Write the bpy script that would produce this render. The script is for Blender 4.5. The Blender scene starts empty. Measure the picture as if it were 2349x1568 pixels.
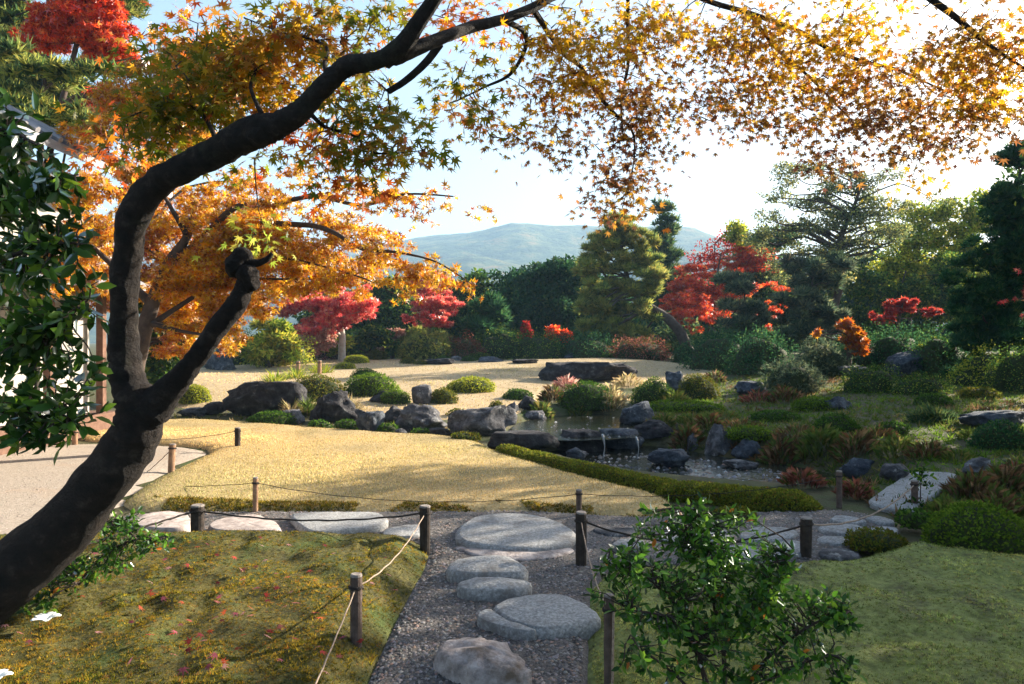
import bpy, math, random
import numpy as np
from mathutils import Vector, Matrix
R = math.radians
rng = np.random.default_rng(7)
random.seed(7)
scene = bpy.context.scene
col = scene.collection
# ------------------------------------------------------------------ camera
CAMZ = 1.9
F = 1700.0
CX, CY = 1174.5, 784.0
cam_d = bpy.data.cameras.new('camera'); cam = bpy.data.objects.new('camera', cam_d); col.objects.link(cam)
cam.location = (0, 0, CAMZ); cam.rotation_euler = (R(90), 0, 0)
cam_d.lens = 36 * F / 2349.0; cam_d.sensor_width = 36; cam_d.clip_start = 0.05; cam_d.clip_end = 6000
scene.camera = cam
# ------------------------------------------------------------------ light
SUN_AZ, SUN_EL = 58.0, 23.0
world = bpy.data.worlds.new('World'); scene.world = world; world.use_nodes = True
wn = world.node_tree; wn.nodes.clear()
sky = wn.nodes.new('ShaderNodeTexSky'); sky.sky_type = 'NISHITA'; sky.sun_disc = False
sky.sun_elevation = R(SUN_EL); sky.sun_rotation = R(SUN_AZ)
sky.air_density = 1.0; sky.dust_density = 2.6; sky.ozone_density = .8
bg = wn.nodes.new('ShaderNodeBackground'); bg.inputs['Strength'].default_value = 0.062
wo = wn.nodes.new('ShaderNodeOutputWorld')
wn.links.new(sky.outputs[0], bg.inputs[0]); wn.links.new(bg.outputs[0], wo.inputs[0])
sd = bpy.data.lights.new('sun', 'SUN'); sd.energy = 5.0; sd.angle = R(0.5); sd.color = (1.0, 0.88, 0.72)
sun = bpy.data.objects.new('sun', sd); col.objects.link(sun)
sv = Vector((math.sin(R(SUN_AZ)) * math.cos(R(SUN_EL)), math.cos(R(SUN_AZ)) * math.cos(R(SUN_EL)), math.sin(R(SUN_EL))))
sun.rotation_euler = sv.to_track_quat('Z', 'Y').to_euler(); sun.location = (20, 20, 30)
scene.view_settings.view_transform = 'Standard'; scene.view_settings.look = 'None'
scene.view_settings.exposure = 2.3; scene.view_settings.gamma = 1.0; scene.view_settings.use_curve_mapping = False
scene.cycles.max_bounces = 6; scene.cycles.diffuse_bounces = 3; scene.cycles.transmission_bounces = 4
# ------------------------------------------------------------------ noise
def _h(ix, iy, iz, s):
    n = (ix.astype(np.int64) * 374761393 + iy.astype(np.int64) * 668265263 + iz.astype(np.int64) * 2147483647 + s * 974634777) & 0xffffffff
    n = ((n ^ (n >> 13)) * 1274126177) & 0xffffffff
    return ((n ^ (n >> 16)) & 0xffff) / 65535.0
def vnoise(p, s=0):
    p = np.asarray(p, float); i = np.floor(p); f = p - i; f = f * f * (3 - 2 * f)
    x, y, z = i[..., 0], i[..., 1], i[..., 2]; r = 0
    for dx in (0, 1):
        for dy in (0, 1):
            for dz in (0, 1):
                w = (f[..., 0] if dx else 1 - f[..., 0]) * (f[..., 1] if dy else 1 - f[..., 1]) * (f[..., 2] if dz else 1 - f[..., 2])
                r = r + w * _h(x + dx, y + dy, z + dz, s)
    return r * 2 - 1
def n2(x, y, sc, s=0):
    x = np.asarray(x, float); y = np.asarray(y, float)
    return vnoise(np.stack([x * sc, y * sc, np.zeros_like(x) + .37], -1), s)
def fbm(p, s=0, o=3):
    p = np.asarray(p, float); a = 1; r = 0
    for k in range(o):
        r = r + a * vnoise(p * (2 ** k), s + k); a *= .5
    return r
def sstep(a, b, x):
    t = np.clip((x - a) / (b - a), 0, 1); return t * t * (3 - 2 * t)
# ------------------------------------------------------------------ polygons
def poly_sd(poly, x, y):          # signed distance, positive inside
    x = np.asarray(x, float); y = np.asarray(y, float)
    P = np.asarray(poly, float); n = len(P); d = np.full(x.shape, 1e9); ins = np.zeros(x.shape, bool)
    for i in range(n):
        a = P[i]; b = P[(i + 1) % n]; e = b - a
        t = np.clip(((x - a[0]) * e[0] + (y - a[1]) * e[1]) / (e @ e + 1e-12), 0, 1)
        d = np.minimum(d, np.hypot(x - a[0] - t * e[0], y - a[1] - t * e[1]))
        c = ((a[1] > y) != (b[1] > y))
        xi = a[0] + (y - a[1]) * e[0] / (e[1] if abs(e[1]) > 1e-12 else 1e-12)
        ins ^= c & (x < xi)
    return np.where(ins, d, -d)
def smooth_poly(P, it=2):
    P = np.asarray(P, float)
    for _ in range(it):
        Q = np.roll(P, -1, 0); P = np.stack([.75 * P + .25 * Q, .25 * P + .75 * Q], 1).reshape(-1, P.shape[1])
    return P
def on_plane(px, py, z):
    d = (z - CAMZ) / ((CY - py) / F); return ((px - CX) / F * d, d)
def pix(px, py, d): return np.array([(px - CX) / F * d, d, CAMZ + (CY - py) / F * d])
# ------------------------------------------------------------------ terrain
WZ, UZ = -0.42, -0.12
lower_px = [(1270, 1036), (1360, 1030), (1470, 1022), (1560, 1030), (1640, 1048), (1720, 1056), (1830, 1072), (1930, 1095), (1990, 1118), (1930, 1140), (1800, 1140), (1650, 1128), (1500, 1112), (1350, 1075), (1255, 1050)]
upper_px = [(1180, 975), (1250, 958), (1340, 950), (1420, 953), (1440, 975), (1470, 1000), (1380, 1006), (1280, 1008), (1200, 1003)]
lower_poly = smooth_poly([on_plane(a, b, WZ) for a, b in lower_px], 1)
upper_poly = smooth_poly([on_plane(a, b, UZ) for a, b in upper_px], 1)
def H(x, y):
    x = np.asarray(x, float); y = np.asarray(y, float)
    r = 1.0 * sstep(16.5, 42, y)
    r = r + 0.08 * np.exp(-(((x - 5.5) / 7.5) ** 2 + ((y - 38) / 6.0) ** 2))
    r = r + 0.16 * np.exp(-(((x + 3.5) / 5.5) ** 2 + ((y - 25) / 4.5) ** 2))
    r = r + 0.35 * sstep(3.5, 9, x - 0.12 * y) * sstep(11, 19, y) * (1 - .5 * sstep(24, 40, y))
    r = r + 0.05 * n2(x, y, .25, 3) * sstep(14, 22, y) + 0.02 * n2(x, y, .8, 4) * sstep(10, 14, y)
    r = r + 0.05 * np.exp(-(((x + 2.2) / 3.2) ** 2 + ((y - 12) / 2.6) ** 2))
    sl = poly_sd(lower_poly, x, y); su = poly_sd(upper_poly, x, y)
    w = sstep(-1.1, .15, sl); r = r * (1 - w) + (WZ - .16) * w
    w = sstep(-.7, .15, su) * (1 - sstep(-.5, 0, sl)); r = r * (1 - w) + (UZ - .12) * w
    return r
_D = np.concatenate([np.linspace(1.5, 30, 900), np.linspace(30.05, 110, 900)])
def ground(px, py):
    if py < 792: py = 792
    x = (px - CX) / F * _D; z = CAMZ + (CY - py) / F * _D
    hh = H(x, _D); k = np.argmax(z < hh)
    if not (z < hh).any(): k = len(_D) - 1
    return np.array([x[k], _D[k], float(hh[k])])
def gz(x, y): return float(H(np.array([x]), np.array([y]))[0])
# ------------------------------------------------------------------ object helpers
def tag(o, label=None, cat=None, group=None, kind=None):
    if label: o['label'] = label
    if cat: o['category'] = cat
    if group: o['group'] = group
    if kind: o['kind'] = kind
    return o
def empty(name, loc, label, cat, group=None):
    o = bpy.data.objects.new(name, None); o.location = loc; o.empty_display_size = .1; col.objects.link(o)
    return tag(o, label, cat, group)
def mesh_from(name, V, Fc, mats, colr=None, smooth=False, uniform=0, midx=None):
    V = np.ascontiguousarray(V, dtype=np.float32)
    me = bpy.data.meshes.new(name)
    if uniform:
        Fc = np.ascontiguousarray(Fc, dtype=np.int32); nf = len(Fc)
        me.vertices.add(len(V)); me.vertices.foreach_set('co', V.ravel())
        me.loops.add(nf * uniform); me.loops.foreach_set('vertex_index', Fc.ravel())
        me.polygons.add(nf); me.polygons.foreach_set('loop_start', np.arange(nf, dtype=np.int32) * uniform)
        me.update(calc_edges=True)
    else:
        me.from_pydata(V.tolist(), [], Fc); me.update()
    if colr is not None:
        a = me.attributes.new('Col', 'FLOAT_COLOR', 'POINT')
        c = np.ones((len(V), 4), np.float32); c[:, :3] = colr; a.data.foreach_set('color', c.ravel())
    if smooth: me.polygons.foreach_set('use_smooth', np.ones(len(me.polygons), bool))
    for m in (mats if isinstance(mats, (list, tuple)) else [mats]): me.materials.append(m)
    if midx is not None: me.polygons.foreach_set('material_index', np.asarray(midx, np.int32))
    return me
def add(name, V, Fc, mats, parent=None, origin=None, **kw):
    V = np.asarray(V, float)
    if parent is not None: off = np.array(parent.location)
    elif origin is not None: off = np.asarray(origin, float)
    else: off = np.zeros(3)
    me = mesh_from(name, V - off, Fc, mats, **kw)
    o = bpy.data.objects.new(name, me); col.objects.link(o)
    if parent is not None: o.parent = parent
    else: o.location = off
    return o
class MB:
    def __init__(s): s.V = []; s.F = []; s.n = 0
    def put(s, V, Fc):
        V = np.asarray(V, float); s.V.append(V); s.F += [tuple(int(i) + s.n for i in f) for f in Fc]; s.n += len(V)
    def box(s, x0, x1, y0, y1, z0, z1):
        s.put([(x0, y0, z0), (x1, y0, z0), (x1, y1, z0), (x0, y1, z0), (x0, y0, z1), (x1, y0, z1), (x1, y1, z1), (x0, y1, z1)],
              [(0, 3, 2, 1), (4, 5, 6, 7), (0, 1, 5, 4), (1, 2, 6, 5), (2, 3, 7, 6), (3, 0, 4, 7)])
    def build(s, name, mats, parent=None, origin=None, **kw):
        return add(name, np.concatenate(s.V), s.F, mats, parent, origin, **kw)
def catmull(P, k):
    P = np.asarray(P, float); n = len(P); out = []
    for i in range(n - 1):
        a = P[max(i - 1, 0)]; b = P[i]; c = P[i + 1]; d = P[min(i + 2, n - 1)]
        for j in range(k):
            t = j / k
            out.append(.5 * ((2 * b) + (-a + c) * t + (2 * a - 5 * b + 4 * c - d) * t * t + (-a + 3 * b - 3 * c + d) * t ** 3))
    out.append(P[-1]); return np.array(out)
def tube_geo(path, sides=8, k=1, rough=0.0, seed=0, cap=True):
    """path rows: x,y,z,radius"""
    P = catmull(path, k) if k > 1 else np.asarray(path, float)
    n = len(P); T = np.gradient(P[:, :3], axis=0); T /= np.linalg.norm(T, axis=1)[:, None] + 1e-9
    u = np.cross(T[0], [0.13, 0.9, .31]); u /= np.linalg.norm(u); V = []; a = np.linspace(0, 2 * np.pi, sides, endpoint=False)
    for i in range(n):
        u = u - T[i] * (u @ T[i]); u /= np.linalg.norm(u) + 1e-9; v = np.cross(T[i], u)
        ring = P[i, :3] + P[i, 3] * (np.cos(a)[:, None] * u + np.sin(a)[:, None] * v)
        if rough: 
            nn = fbm(ring * (1.3 / max(P[i, 3], .02)) * .55, seed, 3)
            ring = P[i, :3] + (ring - P[i, :3]) * (1 + rough * nn)[:, None]
        V.append(ring)
    Fc = []
    for i in range(n - 1):
        for j in range(sides):
            b = (j + 1) % sides; Fc.append((i * sides + j, i * sides + b, (i + 1) * sides + b, (i + 1) * sides + j))
    V = np.concatenate(V)
    if cap:
        V = np.concatenate([V, P[:1, :3], P[-1:, :3]]); m = n * sides
        for j in range(sides):
            b = (j + 1) % sides; Fc.append((m, b, j)); Fc.append((m + 1, (n - 1) * sides + j, (n - 1) * sides + b))
    return V, Fc
# ------------------------------------------------------------------ materials
def newmat(name):
    m = bpy.data.materials.new(name); m.use_nodes = True; t = m.node_tree; t.nodes.clear()
    o = t.nodes.new('ShaderNodeOutputMaterial'); return m, t, o
def nd(t, typ, **kw):
    n = t.nodes.new(typ)
    for k, v in kw.items():
        if isinstance(k, str) and k.startswith('i_'): n.inputs[k[2:].replace('_', ' ')].default_value = v
        else: setattr(n, k, v)
    return n
def ramp(t, src, stops):
    r = t.nodes.new('ShaderNodeValToRGB'); e = r.color_ramp.elements
    while len(e) < len(stops): e.new(.5)
    for k, (p, c) in enumerate(stops): e[k].position = p; e[k].color = (*c, 1)
    t.links.new(src, r.inputs[0]); return r.outputs[0]
def noise(t, scale, detail=4, rough=.6, co=None, dist=0):
    n = t.nodes.new('ShaderNodeTexNoise'); n.inputs['Scale'].default_value = scale; n.inputs['Detail'].default_value = detail
    n.inputs['Roughness'].default_value = rough; n.inputs['Distortion'].default_value = dist
    if co is None:
        g = t.nodes.new('ShaderNodeNewGeometry'); co = g.outputs['Position']
    t.links.new(co, n.inputs['Vector']); return n.outputs['Fac']
def mixc(t, fac, a, b, mode='MIX'):
    m = t.nodes.new('ShaderNodeMix'); m.data_type = 'RGBA'; m.blend_type = mode
    if isinstance(fac, float): m.inputs[0].default_value = fac
    else: t.links.new(fac, m.inputs[0])
    for s, v in ((6, a), (7, b)):
        if isinstance(v, tuple): m.inputs[s].default_value = (*v, 1)
        else: t.links.new(v, m.inputs[s])
    return m.outputs[2]
def surf(name, stops, scale, detail=5, rough=.9, bump=.3, bscale=None, bdist=.02, stops2=None, scale2=None, spec=.3, extra=None):
    m, t, o = newmat(name); c = ramp(t, noise(t, scale, detail, .65), stops)
    if stops2:
        f = ramp(t, noise(t, scale2, 5, .7), [(stops2[0], (0, 0, 0)), (stops2[1], (1, 1, 1))])
        c = mixc(t, f, c, stops2[2])
    p = t.nodes.new('ShaderNodeBsdfPrincipled'); p.inputs['Roughness'].default_value = rough; p.inputs['Specular IOR Level'].default_value = spec
    t.links.new(c, p.inputs['Base Color'])
    if bump:
        b = t.nodes.new('ShaderNodeBump'); b.inputs['Strength'].default_value = bump; b.inputs['Distance'].default_value = bdist
        t.links.new(noise(t, bscale or scale * 3, 8, .7), b.inputs['Height']); t.links.new(b.outputs[0], p.inputs['Normal'])
    t.links.new(p.outputs[0], o.inputs[0]); return m
def leafmat(name, trans=.5, gloss=.0, grough=.35):
    m, t, o = newmat(name); a = nd(t, 'ShaderNodeAttribute', attribute_name='Col')
    d = t.nodes.new('ShaderNodeBsdfDiffuse'); tr = t.nodes.new('ShaderNodeBsdfTranslucent'); mx = t.nodes.new('ShaderNodeMixShader')
    mx.inputs[0].default_value = trans; t.links.new(a.outputs['Color'], d.inputs[0]); t.links.new(a.outputs['Color'], tr.inputs[0])
    t.links.new(d.outputs[0], mx.inputs[1]); t.links.new(tr.outputs[0], mx.inputs[2]); out = mx.outputs[0]
    if gloss:
        g = t.nodes.new('ShaderNodeBsdfGlossy'); g.inputs['Roughness'].default_value = grough; g.inputs[0].default_value = (.9, .95, 1, 1)
        fr = t.nodes.new('ShaderNodeFresnel'); fr.inputs[0].default_value = 1.45
        ml = nd(t, 'ShaderNodeMath', operation='MULTIPLY'); ml.inputs[1].default_value = gloss; t.links.new(fr.outputs[0], ml.inputs[0])
        m2 = t.nodes.new('ShaderNodeMixShader'); t.links.new(ml.outputs[0], m2.inputs[0]); t.links.new(out, m2.inputs[1]); t.links.new(g.outputs[0], m2.inputs[2]); out = m2.outputs[0]
    t.links.new(out, o.inputs[0]); return m
LEAF = leafmat('maple_leaf', .66, .12, .5)
FOLI = leafmat('foliage_leaf', .5)
GLOSS = leafmat('glossy_leaf', .4, .3, .3)
DRY = leafmat('dry_grass_blade', .3)
M = {}
M['bark'] = surf('dark_bark', [(.3, (.005, .004, .004)), (.56, (.022, .016, .013)), (.72, (.07, .056, .045))], 11, bump=1, bscale=18, bdist=.09, stops2=(.58, .75, (.04, .042, .026)), scale2=3.2)
M['twig'] = surf('twig_bark', [(.3, (.03, .022, .018)), (.7, (.07, .05, .04))], 12, bump=.3)
M['bark_far'] = surf('far_bark', [(.3, (.035, .025, .02)), (.7, (.1, .075, .06))], 5, bump=.5, bdist=.05)
M['bark_pale'] = surf('pale_bark', [(.3, (.3, .27, .22)), (.7, (.5, .46, .4))], 5, bump=.4)
M['rock_dark'] = surf('dark_rock', [(.3, (.01, .01, .013)), (.5, (.03, .029, .033)), (.72, (.09, .088, .09))], 5, detail=9, bump=1, bscale=5, bdist=.14, stops2=(.62, .7, (.15, .155, .15)), scale2=5)
M['rock_grey'] = surf('grey_rock', [(.3, (.03, .031, .036)), (.48, (.085, .085, .092)), (.7, (.22, .22, .23))], 6, detail=9, bump=1, bscale=5, bdist=.14, stops2=(.58, .66, (.34, .34, .33)), scale2=5)
M['rock_blue'] = surf('slate_rock', [(.3, (.018, .024, .036)), (.5, (.055, .066, .085)), (.75, (.16, .185, .21))], 5, detail=9, bump=1, bscale=6, bdist=.12, stops2=(.6, .7, (.24, .26, .27)), scale2=6)
M['stone_grey'] = surf('granite_stone', [(.34, (.15, .152, .15)), (.48, (.25, .253, .25)), (.62, (.37, .375, .37))], 45, detail=10, bump=1, bscale=40, bdist=.012, stops2=(.5, .66, (.17, .16, .15)), scale2=6)
M['stone_warm'] = surf('warm_stone', [(.3, (.2, .16, .14)), (.5, (.38, .32, .29)), (.72, (.52, .46, .42))], 14, detail=8, bump=.6, bscale=40, bdist=.01, stops2=(.55, .72, (.24, .2, .18)), scale2=3)
M['stone_rough'] = surf('rough_stone', [(.3, (.13, .11, .1)), (.5, (.36, .31, .29)), (.7, (.58, .52, .49))], 10, detail=9, bump=1, bscale=18, bdist=.03, stops2=(.55, .68, (.16, .12, .09)), scale2=3)
M['post'] = surf('dark_post_wood', [(.3, (.012, .009, .007)), (.7, (.05, .038, .03))], 16, bump=.6, bdist=.01)
M['post_grey'] = surf('weathered_post_wood', [(.3, (.05, .035, .028)), (.7, (.14, .1, .08))], 16, bump=.6, bdist=.01)
M['post_light'] = surf('pale_post_wood', [(.3, (.16, .09, .05)), (.7, (.36, .22, .13))], 16, bump=.4, bdist=.01)
M['post_top'] = surf('post_end_grain', [(.3, (.12, .1, .09)), (.7, (.3, .27, .24))], 20, bump=.3)
M['rope_dark'] = surf('dark_rope_fibre', [(.3, (.012, .01, .009)), (.7, (.045, .036, .03))], 60, bump=.6, bdist=.004)
M['rope_pale'] = surf('pale_rope_fibre', [(.3, (.16, .11, .08)), (.7, (.42, .33, .25))], 60, bump=.6, bdist=.004)
M['gravel'] = surf('gravel', [(.3, (.04, .034, .03)), (.5, (.11, .1, .092)), (.7, (.21, .19, .175))], 55, detail=6, bump=1, bscale=70, bdist=.012, stops2=(.5, .75, (.11, .085, .065)), scale2=1.5)
M['sand'] = surf('pale_court_gravel', [(.3, (.21, .175, .14)), (.5, (.31, .265, .215)), (.7, (.4, .345, .285))], 30, detail=6, bump=.6, bscale=50, bdist=.01, stops2=(.55, .75, (.33, .24, .17)), scale2=.7)
M['lawn'] = surf('dry_lawn', [(.3, (.25, .18, .08)), (.5, (.4, .3, .14)), (.7, (.52, .41, .21))], 22, detail=8, bump=1, bscale=45, bdist=.015, stops2=(.48, .72, (.24, .2, .09)), scale2=.9)
M['lawn_far'] = surf('far_dry_lawn', [(.3, (.26, .19, .1)), (.5, (.4, .3, .17)), (.7, (.52, .42, .26))], 9, detail=8, bump=.8, bscale=20, bdist=.04, stops2=(.5, .75, (.23, .16, .08)), scale2=.5)
M['soil'] = surf('mossy_soil', [(.3, (.035, .032, .014)), (.5, (.075, .07, .028)), (.7, (.11, .075, .045))], 2.2, detail=10, bump=1, bscale=14, bdist=.06, stops2=(.48, .62, (.05, .075, .016)), scale2=1.1)
M['moss_warm'] = surf('golden_moss', [(.3, (.025, .024, .006)), (.5, (.07, .065, .013)), (.7, (.14, .11, .02))], 18, detail=8, bump=1, bscale=35, bdist=.03, stops2=(.5, .65, (.06, .085, .015)), scale2=2)
M['moss_green'] = surf('green_moss', [(.3, (.08, .09, .02)), (.5, (.19, .22, .06)), (.7, (.3, .33, .1))], 14, detail=8, bump=1, bscale=30, bdist=.03, stops2=(.52, .7, (.07, .06, .03)), scale2=2.5)
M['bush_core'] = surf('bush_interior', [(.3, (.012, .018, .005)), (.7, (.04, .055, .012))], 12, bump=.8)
M['hill'] = surf('wooded_hill', [(.36, (.008, .022, .01)), (.47, (.035, .07, .025)), (.56, (.1, .13, .04)), (.68, (.24, .16, .05))], .028, detail=14, bump=1, bscale=.05, bdist=30)
M['roof'] = surf('grey_roof_tile', [(.3, (.16, .16, .17)), (.7, (.32, .32, .34))], 4, bump=.2, rough=.5)
M['plaster'] = surf('pale_plaster', [(.3, (.27, .255, .23)), (.7, (.38, .36, .33))], 1.5, bump=.1)
M['shoji'] = surf('shoji_paper', [(.3, (.24, .235, .22)), (.7, (.34, .33, .31))], 3, bump=0)
M['timber'] = surf('red_brown_timber', [(.3, (.09, .045, .03)), (.7, (.17, .1, .07))], 9, bump=.3)
M['petal'] = surf('white_petal', [(.3, (.65, .68, .62)), (.7, (.85, .87, .84))], 20, bump=.1)
m, t, o = newmat('glass_pane'); p = t.nodes.new('ShaderNodeBsdfPrincipled'); p.inputs['Base Color'].default_value = (.12, .14, .14, 1); p.inputs['Roughness'].default_value = .06
t.links.new(p.outputs[0], o.inputs[0]); M['glass'] = m
m, t, o = newmat('pond_water'); p = t.nodes.new('ShaderNodeBsdfPrincipled'); p.inputs['Base Color'].default_value = (.02, .022, .014, 1); p.inputs['Roughness'].default_value = .04; p.inputs['IOR'].default_value = 1.33
b = t.nodes.new('ShaderNodeBump'); b.inputs['Strength'].default_value = .45; b.inputs['Distance'].default_value = .02
t.links.new(noise(t, 9, 4, .6, None, .6), b.inputs['Height']); t.links.new(b.outputs[0], p.inputs['Normal']); t.links.new(p.outputs[0], o.inputs[0]); M['water'] = m
m, t, o = newmat('falling_water'); p = t.nodes.new('ShaderNodeBsdfPrincipled'); p.inputs['Base Color'].default_value = (.16, .18, .19, 1); p.inputs['Roughness'].default_value = .15
b = t.nodes.new('ShaderNodeBump'); b.inputs['Strength'].default_value = .6; t.links.new(noise(t, 40, 3), b.inputs['Height']); t.links.new(b.outputs[0], p.inputs['Normal'])
t.links.new(p.outputs[0], o.inputs[0]); M['foam'] = m
# ------------------------------------------------------------------ leaf templates (x along leaf, y across, z normal), unit length
def tmpl(kind):
    if kind == 'maple7':
        V = [(0, 0, 0)]; ang = [0, 38, 78, 122]; ln = [1, .9, .68, .36]; tips = []
        seq = [(-122, .36), (-100, .2), (-78, .68), (-58, .3), (-38, .9), (-19, .34), (0, 1), (19, .34), (38, .9), (58, .3), (78, .68), (100, .2), (122, .36)]
        for a, l in seq:
            a = R(a); V.append((l * math.cos(a) , l * math.sin(a), -.16 * l * l))
        Fc = [(0, i, i + 1) for i in range(1, len(seq))]
        V = np.array(V) * .62; return V, np.array(Fc)
    if kind == 'maple5':
        V = []; Fc = []
        for a, l in ((0, 1), (42, .88), (-42, .88), (88, .6), (-88, .6)):
            a = R(a); c, s = math.cos(a), math.sin(a); k = len(V)
            for u, v in ((-.02, 0), (.4 * l, .15), (l, 0), (.4 * l, -.15)): V.append((u * c - v * s, u * s + v * c, -.2 * u * u))
            Fc += [(k, k + 1, k + 2), (k, k + 2, k + 3)]
        return np.array(V) * .62, np.array(Fc)
    if kind == 'maple3':
        V = []; Fc = []
        for a, l in ((0, 1), (62, .85), (-62, .85)):
            a = R(a); c, s = math.cos(a), math.sin(a); k = len(V)
            for u, v in ((0, .16), (l, 0), (0, -.16)): V.append((u * c - v * s, u * s + v * c, -.2 * u * u))
            Fc.append((k, k + 1, k + 2))
        return np.array(V) * .62, np.array(Fc)
    if kind == 'oval':
        V = np.array([(0, 0, 0), (.3, .2, .05), (.65, .19, .04), (1, 0, -.08), (.65, -.19, .04), (.3, -.2, .05)])
        return V, np.array([(0, 2, 1), (0, 3, 2), (0, 4, 3), (0, 5, 4)])
    if kind == 'diamond':
        return np.array([(0, 0, 0), (.5, .28, .05), (1, 0, 0), (.5, -.28, .05)]), np.array([(0, 2, 1), (0, 3, 2)])
    if kind == 'tri': return np.array([(0, .22, 0), (1, 0, 0), (0, -.22, 0)]), np.array([(0, 1, 2)])
    if kind == 'blade': return np.array([(0, .06, 0), (1, 0, 0), (0, -.06, 0)]), np.array([(0, 1, 2)])
    if kind == 'needles':
        V = []; Fc = []; r = random.Random(5)
        for i in range(4):
            az = i * 1.9; el = r.uniform(.1, 1.0); d = Vector((math.cos(az) * math.cos(el), math.sin(az) * math.cos(el), math.sin(el)))
            s = d.cross(Vector((.3, .5, .8))).normalized() * .1; k = len(V); V += [tuple(s), tuple(d), tuple(-s)]; Fc.append((k, k + 1, k + 2))
        return np.array(V), np.array(Fc)
    if kind == 'tuft':
        V = []; Fc = []; r = random.Random(9)
        for i in range(4):
            az = i * 1.7; el = r.uniform(.4, 1.2); d = Vector((math.cos(az) * math.cos(el), math.sin(az) * math.cos(el), math.sin(el)))
            s = d.cross(Vector((.3, .5, .8))).normalized() * .13; k = len(V); V += [tuple(s), tuple(d), tuple(-s)]; Fc.append((k, k + 1, k + 2))
        return np.array(V), np.array(Fc)
    if kind == 'frond':
        V = []; Fc = []; n = 9
        for i in range(n):
            u = (i + .3) / n; z = .45 * math.sin(u * 2.0) - .25 * u * u; w = .2 * math.sin(min(1, u * 1.5 + .15) * math.pi * .62 + .3) * (1.1 - u)
            for s in (1, -1):
                k = len(V); V += [(u, 0, z), (u + .035, 0, z + .01), (u + .1, s * w * 1.15, z - .06)]; Fc.append((k, k + 1, k + 2))
        k = len(V); V += [(0, .008, 0), (1, 0, .16), (0, -.008, 0), (.5, 0, .33)]; Fc += [(k, k + 3, k + 2), (k + 3, k + 1, k + 2)]
        return np.array(V), np.array(Fc)
TM = {}
def leaves_geo(kind, pos, X, N, size, colr):
    """pos (n,3), X leaf direction, N leaf normal, size (n,), colr (n,3)"""
    if kind not in TM: TM[kind] = tmpl(kind)
    tv, tf = TM[kind]; n = len(pos)
    X = X / (np.linalg.norm(X, axis=1)[:, None] + 1e-9); N = N - X * (N * X).sum(1)[:, None]; N /= np.linalg.norm(N, axis=1)[:, None] + 1e-9
    Y = np.cross(N, X); s = size[:, None, None]
    V = pos[:, None, :] + s * (tv[None, :, 0:1] * X[:, None, :] + tv[None, :, 1:2] * Y[:, None, :] + tv[None, :, 2:3] * N[:, None, :])
    Fc = (tf[None] + (np.arange(n) * len(tv))[:, None, None]).reshape(-1, 3)
    return V.reshape(-1, 3), Fc, np.repeat(colr, len(tv), 0)
def rdir(n, zmin=-1, zmax=1):
    z = rng.uniform(zmin, zmax, n); a = rng.uniform(0, 2 * np.pi, n); r = np.sqrt(np.clip(1 - z * z, 0, 1))
    return np.stack([r * np.cos(a), r * np.sin(a), z], 1)
def palette(pal, n, jit=.18):
    w = np.array([p[3] for p in pal], float); w /= w.sum(); k = rng.choice(len(pal), n, p=w)
    c = np.array([p[:3] for p in pal])[k]; return np.clip(c * rng.uniform(1 - jit, 1 + jit, (n, 1)) * rng.uniform(.93, 1.07, (n, 3)), 0, .95)
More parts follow.
